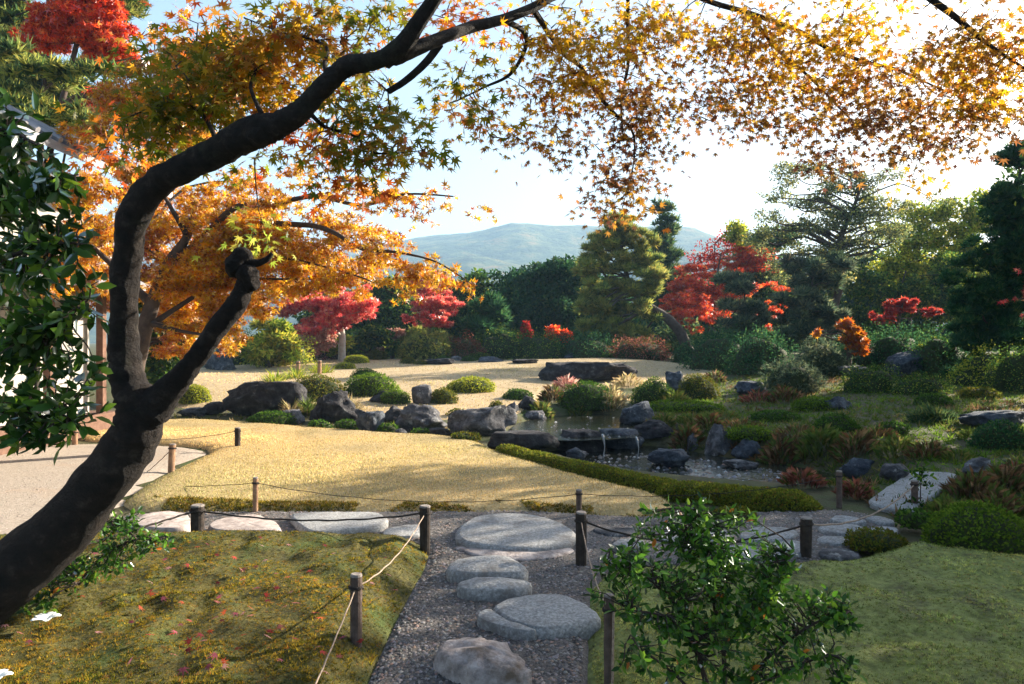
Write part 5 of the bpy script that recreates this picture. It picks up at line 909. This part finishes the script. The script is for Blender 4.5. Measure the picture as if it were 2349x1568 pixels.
SP = [  # px, py, rx, ry, depth, palette, cover
 (400, 170, 130, 90, 3.5, 'olive', .8), (320, 270, 100, 70, 3.5, 'olive', .9), (500, 130, 110, 80, 3.7, 'ochre', .6), (640, 80, 110, 80, 3.6, 'gold', .7), (700, 40, 120, 50, 3.6, 'olive', .6), (740, 120, 80, 60, 3.7, 'ochre', .8), (640, 190, 120, 60, 3.8, 'gold', 1), (590, 230, 80, 40, 3.8, 'gold', 1),
 (480, 240, 100, 60, 3.6, 'olive', 1), (540, 160, 90, 60, 3.7, 'olive', .7), (360, 330, 90, 40, 3.6, 'olive', .8), (250, 330, 90, 50, 3.9, 'rust', .7), (720, 300, 90, 36, 3.8, 'rust', .9), (800, 230, 90, 60, 3.6, 'olive', .9), (840, 290, 100, 50, 3.5, 'olive', 1), (800, 350, 90, 40, 3.6, 'olive', .9), (880, 350, 70, 34, 3.5, 'ochre', .8), (970, 335, 46, 22, 3.4, 'olive', .9), (820, 400, 90, 36, 3.8, 'rust', .7), (640, 360, 60, 34, 3.9, 'olive', .6), (880, 180, 70, 40, 3.5, 'olive', .7),
 (860, 60, 70, 50, 3.6, 'olive', .7), (780, 30, 80, 40, 3.6, 'ochre', .6), (560, 50, 80, 50, 3.7, 'ochre', .4), (1050, 170, 50, 40, 3.8, 'olive', .8), (1065, 220, 46, 36, 3.9, 'olive', .9), (1080, 30, 100, 36, 4, 'rust', 1), (1170, 80, 80, 40, 4.2, 'gold', .6), (1080, 260, 70, 34, 4.5, 'ochre', .7), (1150, 300, 60, 40, 4.7, 'ochre', .7), (1190, 350, 30, 24, 4.7, 'ochre', .35),
 (1240, 60, 100, 60, 4.3, 'gold', 1), (1290, 130, 90, 60, 4.5, 'gold', 1), (1240, 200, 60, 60, 4.7, 'ochre', .8), (1270, 270, 60, 50, 4.8, 'ochre', .8), (1290, 330, 44, 34, 4.9, 'brown', .8), (1330, 200, 60, 60, 4.8, 'gold', .9), (1390, 60, 120, 60, 4.6, 'gold', .9), (1470, 130, 90, 60, 4.9, 'ochre', .8),
 (1400, 200, 90, 70, 5, 'ochre', .8), (1460, 250, 90, 70, 5.1, 'brown', .75), (1430, 320, 80, 60, 5.2, 'brown', .75), (1470, 380, 60, 50, 5.2, 'brown', .75), (1400, 420, 70, 50, 5.3, 'brown', .75), (1390, 470, 60, 30, 5.3, 'brown', .7), (1460, 470, 50, 40, 5.2, 'ochre', .75), (1500, 300, 50, 60, 5.2, 'ochre', .7), (1520, 200, 60, 50, 5, 'ochre', .5),
 (1540, 40, 100, 46, 4.8, 'gold', 1), (1640, 50, 100, 50, 4.9, 'ochre', 1), (1690, 120, 90, 60, 5, 'ochre', .9), (1650, 200, 70, 60, 5.1, 'brown', .7), (1640, 260, 56, 40, 5.2, 'brown', .7), (1720, 230, 80, 60, 5.1, 'ochre', .8), (1780, 80, 110, 60, 4.9, 'gold', 1), (1820, 160, 100, 60, 5, 'gold', 1), (1770, 300, 70, 46, 5.2, 'brown', .75), (1850, 250, 100, 60, 5.1, 'ochre', .8), (1900, 90, 100, 60, 4.8, 'gold', 1), (1940, 180, 100, 60, 5, 'ochre', .9), (1960, 270, 90, 56, 5.1, 'brown', .8), (1860, 340, 70, 36, 5.2, 'brown', .7), (1950, 350, 70, 36, 5.2, 'brown', .7), (1990, 90, 60, 70, 4.7, 'gold', .7), (2050, 200, 90, 60, 5, 'ochre', .8), (2060, 290, 90, 50, 5, 'brown', .8), (2040, 360, 60, 30, 5, 'brown', .7), (2130, 230, 80, 60, 4.8, 'ochre', .8), (2150, 310, 80, 46, 4.9, 'brown', .7), (2110, 395, 26, 40, 5, 'gold', .9), (2150, 110, 60, 50, 4.4, 'ochre', .8), (2200, 60, 80, 60, 4.2, 'ochre', .9), (2230, 150, 90, 60, 4.4, 'gold', 1), (2220, 240, 90, 60, 4.6, 'ochre', .9), (2300, 80, 80, 70, 4.2, 'ochre', 1), (2310, 180, 80, 60, 4.3, 'gold', 1), (2300, 260, 80, 50, 4.6, 'brown', .85), (2220, 320, 60, 30, 4.8, 'brown', .7), (2150, 10, 60, 30, 4.2, 'ochre', .3), (1950, 10, 80, 30, 4.6, 'gold', .9), (690, 340, 70, 34, 3.6, 'ochre', .7), (430, 60, 110, 50, 3.8, 'rust', .3), (350, 110, 60, 50, 3.9, 'rust', .4), (600, 520, 40, 26, 4.1, 'lime', .7), (590, 560, 30, 26, 4.15, 'lime', .5),
]
NET = BP[:, :3].copy(); NETP = np.zeros(len(NET))
POS = []; XX = []; NN = []; SZ = []; CC = []; tw = []; r_ = np.random.default_rng(4)
for (a, b, rx, ry, d, pal, cov) in SP:
    left = a < 1110; d = d + (.6 if left else 0); cov = cov * (2.1 if left else 1.45); L = .078 if left else .06; lp = L / d * F; n = int(cov * math.pi * rx * ry / (.36 * lp * lp) * 2.1) ; ns = max(3, n // 24); c = pix(a, b, d); R3 = np.array([rx / F * d, max(rx, ry) / F * d * .8, ry / F * d])
    U = r_.normal(size=(ns, 3)); U /= np.linalg.norm(U, axis=1)[:, None]; S = c + U * (r_.random(ns) ** .4)[:, None] * R3; cols = r_.uniform(.82, 1.18, ns)
    S = S[np.argsort([np.min(np.linalg.norm(BP[::3, :3] - s_, axis=1)) for s_ in S])]
    for j in range(ns):
        k = n // ns + 1; dst = np.linalg.norm(NET - S[j], axis=1) + NETP; q = NET[np.argmin(dst)]; NET = np.vstack([NET, S[j]]); NETP = np.append(NETP, .06)
        if dst.min() < .6: tw.append(limb(q, S[j] + np.array([0, 0, .01]), .0048, .0013, .03, int(j + a), 1))
        dirv = S[j] - q; dirv /= np.linalg.norm(dirv) + 1e-6; t_ = r_.uniform(-1, 1, k); sp = dirv * .15 + r_.normal(size=3) * .03
        off = t_[:, None] * sp + r_.normal(size=(k, 3)) * np.array([.1, .1, .028]); off[:, 2] -= np.abs(off[:, 0]) * .2
        POS.append(S[j] + off); x = off / (np.linalg.norm(off, axis=1)[:, None] + 1e-6) + r_.normal(size=(k, 3)) * .5; x[:, 2] -= .35; XX.append(x)
        nn = np.array([0, -.5, .6]) + r_.normal(size=(k, 3)) * .45; NN.append(nn); SZ.append(L * r_.uniform(.7, 1.2, k)); CC.append(palette(PAL[pal], k, .15) * cols[j])
POS = np.concatenate(POS); MP = catmull(pth(main), 6)
XX = np.concatenate(XX); NN = np.concatenate(NN); SZ = np.concatenate(SZ) * 1.25; CC = np.clip(np.concatenate(CC), 0, .95)
dm_ = np.full(len(POS), 9.0)
for q in list(MP) + [b_ for b_ in BP if b_[3] > .018]: dm_ = np.minimum(dm_, np.hypot(POS[:, 0] / POS[:, 1] - q[0] / q[1], POS[:, 2] / POS[:, 1] - CAMZ / POS[:, 1] - (q[2] - CAMZ) / q[1]) * q[1] + np.where(POS[:, 1] > q[1], 9, 0) - q[3]) if False else np.minimum(dm_, np.linalg.norm(POS - q[:3], axis=1) - q[3])
kp = dm_ > .11; POS, XX, NN, SZ, CC = POS[kp], XX[kp], NN[kp], SZ[kp], CC[kp]
print('near maple leaves', len(POS))
pxv = POS[:, 0] / POS[:, 1] * F + CX; pyv = CY - (POS[:, 2] - CAMZ) / POS[:, 1] * F; inv = (pxv > 0) & (pxv < 2349) & (pyv > 5) & (pyv < 1568)
app = np.where(inv, SZ / POS[:, 1], 0); big = np.argsort(-app)[:300]; msk = np.ones(len(POS), bool); msk[big] = False
V, Fc, C = leaves_geo('maple7', POS[msk], XX[msk], NN[msk], SZ[msk], CC[msk]); o = add('leaves', V, Fc, LEAF, near, uniform=3, colr=C); tag(o, kind='stuff')
V, Fc = merge(tw); tag(add('twigs', V, Fc, M['twig'], near), kind='stuff')
def single_leaves(root, kind, mat, pos, X, N, S, Cc, name='leaf'):
    """the leaves that show largest, each its own part; alike leaves share mesh data"""
    K = 24; key = np.argsort(Cc[:, 0] - Cc[:, 1] + .01 * Cc[:, 2]); meshes = []; tv, tf = tmpl(kind)
    for g_ in np.array_split(key, K):
        if len(g_): me = mesh_from(name, tv, tf, mat, uniform=3, colr=np.tile(Cc[g_[len(g_) // 2]], (len(tv), 1))); meshes.append((me, g_))
    for me, g_ in meshes:
        for i in g_:
            x = Vector(X[i]).normalized(); nn = Vector(N[i]); nn = (nn - x * nn.dot(x)).normalized(); y = nn.cross(x); s = float(S[i])
            mt = Matrix(((x.x * s, y.x * s, nn.x * s, 0), (x.y * s, y.y * s, nn.y * s, 0), (x.z * s, y.z * s, nn.z * s, 0), (0, 0, 0, 1))); p = Vector(pos[i]) - root.location
            o = bpy.data.objects.new(name, me); o.matrix_basis = Matrix.Translation(p) @ mt; o.parent = root; col.objects.link(o)
single_leaves(near, 'maple7', LEAF, POS[big], XX[big], NN[big], SZ[big], CC[big])

# ---- leafy shrubs close by: camellia at the left edge, azalea in the right foreground, small camellia behind the trunk
def leafy(name, label, cat, base, stems, blobs, L, pal, n, mat, kind='oval', seed=0, droop=0, indiv=300, whorl=7, flatn=.4):
    r_ = np.random.default_rng(seed); root = empty(name, base, label, cat); parts = []; pts = []
    for s in stems:
        P = [(*pix(a, b, d), r) for a, b, d, r in s]; parts.append(tube_geo(P, 6, 5, .06, seed)); pts.append(catmull(P, 6))
    pts = np.concatenate(pts); V, Fc = merge(parts); add('stems', V, Fc, M['twig'], root, smooth=True)
    ar = np.array([q[2] * q[3] * (q[5] if len(q) > 5 else 1) for q in blobs], float); ar /= ar.sum(); P_, X_, N_ = [], [], []; tws = []
    for q, a_ in zip(blobs, ar):
        a, b, rx, ry, d = q[:5]; ns = max(1, int(n * a_ / whorl)); c = pix(a, b, d); U = r_.normal(size=(ns, 3)); U /= np.linalg.norm(U, axis=1)[:, None]
        S = c + U * (r_.random(ns) ** .38)[:, None] * np.array([rx / F * d, max(rx, ry) / F * d * .8, ry / F * d])
        for s in S:
            ds = np.linalg.norm(pts[:, :3] - s, axis=1); j = np.argmin(ds); o_ = pts[j, :3]; ax = s - o_; ax /= np.linalg.norm(ax) + 1e-6; ax = ax + np.array([0, 0, .5 - droop * 1.5]) + r_.normal(size=3) * .3; ax /= np.linalg.norm(ax)
            if ds[j] < 1.0: tws.append(limb(o_, s, .004, .0018, .02, int(j), 1))
            k = whorl; t_ = np.linspace(-1.4, .15, k) * L; az = np.arange(k) * 2.4 + r_.uniform(0, 6); u = np.cross(ax, [.3, .2, .9]); u /= np.linalg.norm(u); v = np.cross(ax, u)
            rad = np.cos(az)[:, None] * u + np.sin(az)[:, None] * v; el = np.linspace(.15, .9, k)[:, None]; x = rad * np.cos(el) + ax * np.sin(el) + r_.normal(size=(k, 3)) * .15; x[:, 2] -= droop
            P_.append(s + ax * t_[:, None]); X_.append(x); N_.append(ax + r_.normal(size=(k, 3)) * flatn)
    P_ = np.concatenate(P_); X_ = np.concatenate(X_); N_ = np.concatenate(N_); n = len(P_); S_ = L * r_.uniform(.75, 1.2, n); C_ = palette(PAL[pal], n, .25); print(name, 'leaves', n)
    V, Fc = merge(tws); tag(add('twigs', V, Fc, M['twig'], root), kind='stuff')
    pxv = P_[:, 0] / P_[:, 1] * F + CX; pyv = CY - (P_[:, 2] - CAMZ) / P_[:, 1] * F; inv = (pxv > 0) & (pxv < 2349) & (pyv > 0) & (pyv < 1568); app = np.where(inv, S_ / P_[:, 1], 0); big = np.argsort(-app)[:indiv]; msk = np.ones(n, bool); msk[big] = False
    if indiv: single_leaves(root, kind, mat, P_[big], X_[big], N_[big], S_[big], C_[big])
    V, Fc, C = leaves_geo(kind, P_[msk], X_[msk], N_[msk], S_[msk], C_[msk]); o = add('leaves', V, Fc, mat, root, uniform=3, colr=C); tag(o, kind='stuff'); return root
cb = on_plane(-260, 1330, 0); 
leafy('camellia', 'dark glossy camellia hanging in from the left edge', 'shrub', (cb[0], cb[1], 0),
      [[(-300, 1400, 3.3, .03), (-180, 1000, 3.1, .028), (-100, 600, 3, .024), (-60, 300, 3, .016), (0, 200, 3, .008)], [(-160, 950, 3.1, .02), (-40, 850, 3, .014), (80, 780, 2.9, .009), (190, 700, 2.8, .004)], [(-170, 1000, 3.1, .018), (-60, 960, 3, .012), (60, 940, 2.9, .008), (160, 960, 2.8, .004)], [(-100, 600, 3, .016), (0, 480, 2.9, .01), (90, 420, 2.8, .006), (180, 400, 2.8, .003)], [(-120, 700, 3, .015), (0, 600, 2.9, .01), (120, 560, 2.8, .006), (200, 560, 2.8, .003)], [(-80, 400, 3, .012), (0, 300, 2.9, .008), (80, 330, 2.8, .004)]],
      [(40, 250, 50, 40, 2.9, .5), (10, 300, 60, 60, 2.9), (60, 380, 80, 70, 2.9), (20, 470, 70, 70, 2.9), (110, 440, 70, 60, 2.8), (80, 540, 90, 60, 2.8), (170, 520, 50, 50, 2.8, .6), (10, 620, 70, 60, 2.9), (110, 630, 70, 50, 2.8, .9), (50, 730, 90, 60, 2.8, 1.1), (160, 720, 70, 50, 2.8, .9), (30, 830, 80, 60, 2.8), (120, 830, 80, 50, 2.8, .9), (190, 850, 40, 50, 2.8, .7), (60, 930, 80, 50, 2.8, .9), (110, 990, 80, 40, 2.8, .8), (200, 930, 40, 40, 2.8, .5), (190, 640, 40, 60, 2.8, .5), (150, 940, 70, 40, 2.8, .8), (70, 1000, 60, 30, 2.8, .7), (0, 960, 60, 60, 2.9), (-60, 500, 80, 300, 3.1)],   .07, 'cam', 2100, GLOSS, seed=5, droop=.15, indiv=300, flatn=1.1)
ab = on_plane(1640, 1640, .1)
leafy('azalea_shrub', 'leafy green shrub with thin dark stems in the right foreground', 'shrub', (ab[0], 3.75, .1),
      [[(1640, 1640, 3.75, .016), (1600, 1500, 3.7, .012), (1560, 1400, 3.6, .009), (1480, 1320, 3.5, .005), (1400, 1260, 3.5, .003)], [(1660, 1640, 3.8, .016), (1660, 1500, 3.8, .012), (1640, 1400, 3.8, .009), (1620, 1280, 3.8, .006), (1600, 1170, 3.8, .003)], [(1680, 1640, 3.8, .014), (1750, 1520, 3.7, .01), (1850, 1440, 3.6, .007), (1940, 1400, 3.5, .003)], [(1660, 1500, 3.8, .009), (1720, 1400, 3.8, .007), (1780, 1320, 3.8, .005), (1820, 1260, 3.8, .003)], [(1600, 1500, 3.6, .008), (1540, 1420, 3.5, .006), (1450, 1400, 3.4, .004)], [(1700, 1600, 3.7, .009), (1800, 1540, 3.5, .007), (1900, 1500, 3.4, .004)], [(1640, 1640, 3.7, .01), (1540, 1540, 3.5, .007), (1440, 1470, 3.4, .004)]],
      [(1590, 1190, 90, 50, 3.8), (1500, 1200, 60, 40, 3.8, .7), (1690, 1200, 50, 50, 3.8, .7), (1620, 1260, 110, 50, 3.75), (1450, 1290, 90, 40, 3.5, .9), (1560, 1320, 100, 50, 3.6), (1720, 1290, 90, 50, 3.8), (1790, 1280, 50, 40, 3.8, .8), (1420, 1360, 70, 40, 3.4, .6), (1660, 1370, 110, 50, 3.7), (1790, 1370, 90, 46, 3.7), (1900, 1390, 80, 36, 3.5, .9), (1520, 1420, 90, 46, 3.5, .8), (1640, 1450, 110, 50, 3.6), (1800, 1440, 110, 40, 3.6, .9), (1950, 1420, 50, 34, 3.4, .8), (1480, 1500, 90, 40, 3.3, .5), (1740, 1520, 120, 40, 3.5, .6), (1900, 1530, 80, 34, 3.3, .7), (1600, 1550, 100, 40, 3.5, .4)], .048, 'azal', 4200, GLOSS, seed=8, indiv=300, whorl=7)
leafy('small_camellia', 'low dark green camellia branches beside the maple trunk base', 'shrub', (*on_plane(200, 1330, .1), .1),
      [[(180, 1340, 5, .012), (230, 1280, 5, .009), (300, 1240, 4.9, .006), (380, 1230, 4.8, .003)], [(170, 1340, 5, .01), (180, 1300, 5, .006), (280, 1200, 5, .003)]],
      [(300, 1230, 80, 34, 4.9), (250, 1280, 80, 34, 4.9), (360, 1240, 50, 26, 4.8), (170, 1320, 70, 34, 4.9), (280, 1190, 40, 24, 5), (100, 1370, 60, 34, 4.6, .6), (230, 1180, 40, 26, 5)], .05, 'azal', 900, GLOSS, seed=9, indiv=0, whorl=6)
leafy('sapling', 'thin leafy sapling rising behind the dark red post by the bridge', 'plant', (*on_plane(2112, 1165, 0), 0), [[(2112, 1165, 8.6, .008), (2112, 1110, 8.6, .006), (2118, 1070, 8.6, .003)]], [(2112, 1085, 26, 14, 8.6), (2130, 1110, 16, 14, 8.6, .5), (2095, 1065, 16, 8, 8.6, .5), (2105, 1155, 30, 18, 8.5)], .07, 'cam', 130, FOLI, seed=11, indiv=0, whorl=5)

# ---- rope fence
A1 = post('near weathered post standing in the moss left of the path', 817, 1320, 1515, 27, 'post_grey')
A2 = post('dark post at the left side of the path by the round stone', 975, 1160, 1272, 25)
A3 = post('thick dark post at the left between two pale stones', 453, 1157, 1240, 30)
A4 = post('dark post at the right side of the path by the round stone', 1333, 1175, 1305, 25)
A5 = post('slim brown post just behind the right path post', 1328, 1123, 1190, 13, 'post_grey')
A6 = post('reddish brown post in front of the green shrub at the bottom', 1397, 1368, 1590, 24, 'post_grey', d=None)
A7 = post('black square-topped post among the pavers at the right', 1848, 1187, 1284, 26, lean=.02)
A8 = post('pale slim post in the sunlit grass', 586, 1095, 1180, 12, 'post_light')
A9 = post('pale leaning post at the corner of the gravel court', 392, 1018, 1082, 15, 'post_light', lean=.06)
A10 = post('dark slim post on the shaded lawn beyond the court', 545, 980, 1032, 13)
A11 = post('brown slim post beside the second hedge', 1925, 1080, 1162, 13, 'post_grey')
A12 = post('dark red post by the end of the stone bridge', 2098, 1102, 1165, 15, 'post_grey')
A13 = post('short pale post at the far edge of the court, left of the trunk', 172, 985, 1022, 12, 'post_light')
A14 = post('left one of two short pale posts on the far slope', 684, 828, 862, 9, 'post_light')
A15 = post('right one of two short pale posts on the far slope', 733, 826, 862, 9, 'post_light')
V_ = lambda a, o=(0, 0, 0): a[0] + np.array(o)
q = pix(640, 1600, 3.2)
rope('pale rope between the near weathered post and the left path post', A1[0], A2[0], .09, .005, 'rope_pale', group='fence ropes')
rope('pale rope from the near weathered post out of the picture', A1[0], (q[0], 3.25, .08), .02, .005, 'rope_pale', group='fence ropes')
rope('dark rope sagging between the two dark posts on the left', A2[0], A3[0], .08, .009, 'rope_dark', group='fence ropes')
q = on_plane(200, 1262, .15); rope('dark rope running left from the thick dark post', A3[0], (q[0], q[1], .2), .0, .009, 'rope_dark', group='fence ropes')
rope('dark rope from the right path post to the black post, behind the shrub', A4[0], A7[0], .18, .009, 'rope_dark', group='fence ropes')
rope('thin brown rope between the right path post and the front post', A4[0], A6[0], .1, .005, 'rope_pale', group='fence ropes')
q = on_plane(1400, 1640, 0); rope('brown rope hanging down the front post', A6[0] + np.array([.02, -.04, 0]), (A6[0][0] + .0, A6[0][1] - .12, 0), 0, .006, 'rope_pale', group='fence ropes')
rope('light rope sagging from the black post to the dark red post', A7[0], A12[0], .15, .008, 'rope_pale', group='fence ropes')
rope('thin rope along the sunlit lawn edge from the pale post to the slim brown post', A8[0], A5[0], .14, .004, 'rope_dark', group='fence ropes')
q = pix(300, 1112, 10.3); rope('thin rope left of the pale post towards the trunk', A8[0], q, .03, .004, 'rope_dark', group='fence ropes')
rope('thin rope from the slim brown post to the brown post by the hedge', A5[0], A11[0], .1, .004, 'rope_dark', group='fence ropes')
rope('thin rope across the shaded lawn to the dark slim post', A10[0], A13[0], .15, .005, 'rope_dark', group='fence ropes')
q = pix(300, 1110, 10.6); rope('pale rope dropping from the leaning post into the court', A9[0], q, .03, .006, 'rope_pale', group='fence ropes')

# ---- fallen maple leaves and petals
tv, tf = tmpl('maple7'); fl = []
for c in [(.4, .05, .045), (.45, .15, .13), (.34, .09, .13), (.5, .25, .24), (.22, .035, .04), (.5, .1, .04)]: fl.append(mesh_from('fallen_leaf', tv * np.array([1, 1, 1.6]), tf, LEAF, uniform=3, colr=np.tile(c, (len(tv), 1))))
r_ = np.random.default_rng(21); pts = []
FL = [(350, 1275), (835, 1300), (905, 1332), (850, 1345), (880, 1290), (420, 1405), (440, 1440), (500, 1440), (500, 1390), (560, 1420), (620, 1460), (540, 1500), (720, 1425), (680, 1400), (300, 1460), (220, 1470), (430, 1520), (510, 1545), (830, 1450), (735, 1500), (380, 1300), (660, 1260), (600, 1255), (540, 1250), (700, 1280), (40, 1480), (70, 1500), (10, 1460), (870, 1360), (1170, 1560), (1010, 1545)]
while len(FL) < 115: FL.append((r_.normal(520, 170), r_.uniform(1260, 1560)))
wc = lambda x, y: ('upper' if y < 1330 else 'middle' if y < 1450 else 'lower')
for i, (a, b) in enumerate(FL):
    x, y = on_plane(a, b, .17); z = float(zmoss(np.array([x]), np.array([y]))[0]) + .055
    if poly_sd(moss_poly, np.array([x]), np.array([y]))[0] < .05 and poly_sd(path_poly, np.array([x]), np.array([y]))[0] < 0: continue
    o = bpy.data.objects.new('fallen_leaf', fl[i % 6]); o.location = (x, y, z); o.rotation_euler = (r_.normal() * .35, r_.normal() * .35, r_.uniform(0, 6.28)); s = r_.uniform(.06, .085); o.scale = (s, s, s); col.objects.link(o)
    cn = ['bright red', 'salmon red', 'purplish pink', 'pale pink', 'dark crimson', 'orange red'][i % 6]; hw = 'near the trunk foot' if a < 330 else 'close to the weathered post' if a > 690 else 'on the open moss bed'
    vw = 'at its back' if b < 1340 else 'half way to the front' if b < 1450 else 'at its front'; tag(o, '%s fallen leaf %s, %s' % (cn, hw, vw), 'leaf', 'fallen maple leaves on the moss')
def flower(label, a, b, z, s):
    x, y = on_plane(a, b, z); root = empty('fallen_flower', (x, y, z), label, 'flower')
    for k in range(5):
        an = k * 1.256 + .3; U = np.linspace(0, 1, 6); Vv = []
        for u in U:
            for w in np.linspace(-1, 1, 5): ww = w * .38 * math.sin(min(u * 1.25 + .12, 1.35) * 2.1) * s; r0 = u * s; Vv.append((x + r0 * math.cos(an) - ww * math.sin(an), y + r0 * math.sin(an) + ww * math.cos(an), z + .55 * s * u - .25 * s * u * u * u + .3 * abs(ww)))
        Fc = [(i * 5 + j, i * 5 + j + 1, i * 5 + j + 6, i * 5 + j + 5) for i in range(5) for j in range(4)]; o = add('petal', Vv, Fc, M['petal'], root, smooth=True)
        so = o.modifiers.new('thickness', 'SOLIDIFY'); so.thickness = .0015
flower('white camellia flower fallen by the trunk base at the lower left', 105, 1425, .24, .08)
flower('white petals at the lower left picture corner', -8, 1560, .24, .07)

# ---- trees standing to the right of the view and behind it, which shade the garden
for i, (x, y, z, r, h, nm) in enumerate(SHADE):
    root = empty('evergreen_tree', (x, y, gz(x, y)), nm, 'tree', 'evergreens beyond the right edge'); n = int(2600 * r * r / 4) ; r2 = np.random.default_rng(i); k = 40; U = r2.normal(size=(k, 3)); U /= np.linalg.norm(U, axis=1)[:, None]
    S = np.array([x, y, z]) + U * (r2.random(k) ** .5)[:, None] * np.array([r, r, h]); idx = rng.integers(0, k, n); pos = S[idx] + rdir(n) * (rng.random(n) ** .5)[:, None] * r * .36
    V, Fc, C = leaves_geo('diamond', pos, rdir(n), rdir(n) + [0, 0, .4], rng.uniform(.2, .36, n), palette(PAL['broad'], n)); add('crown', V, Fc, FOLI, root, uniform=3, colr=C)
    V, Fc = tube_geo([(x, y, -.3, .22), (x + .2, y, z * .5, .17), (x, y, z + h * .5, .06)], 8, 4, .1, i); add('trunk', V, Fc, M['bark_far'], root, smooth=True)

print('tris', sum(len(o.data.polygons) * 1 for o in bpy.data.objects if o.type == 'MESH'))
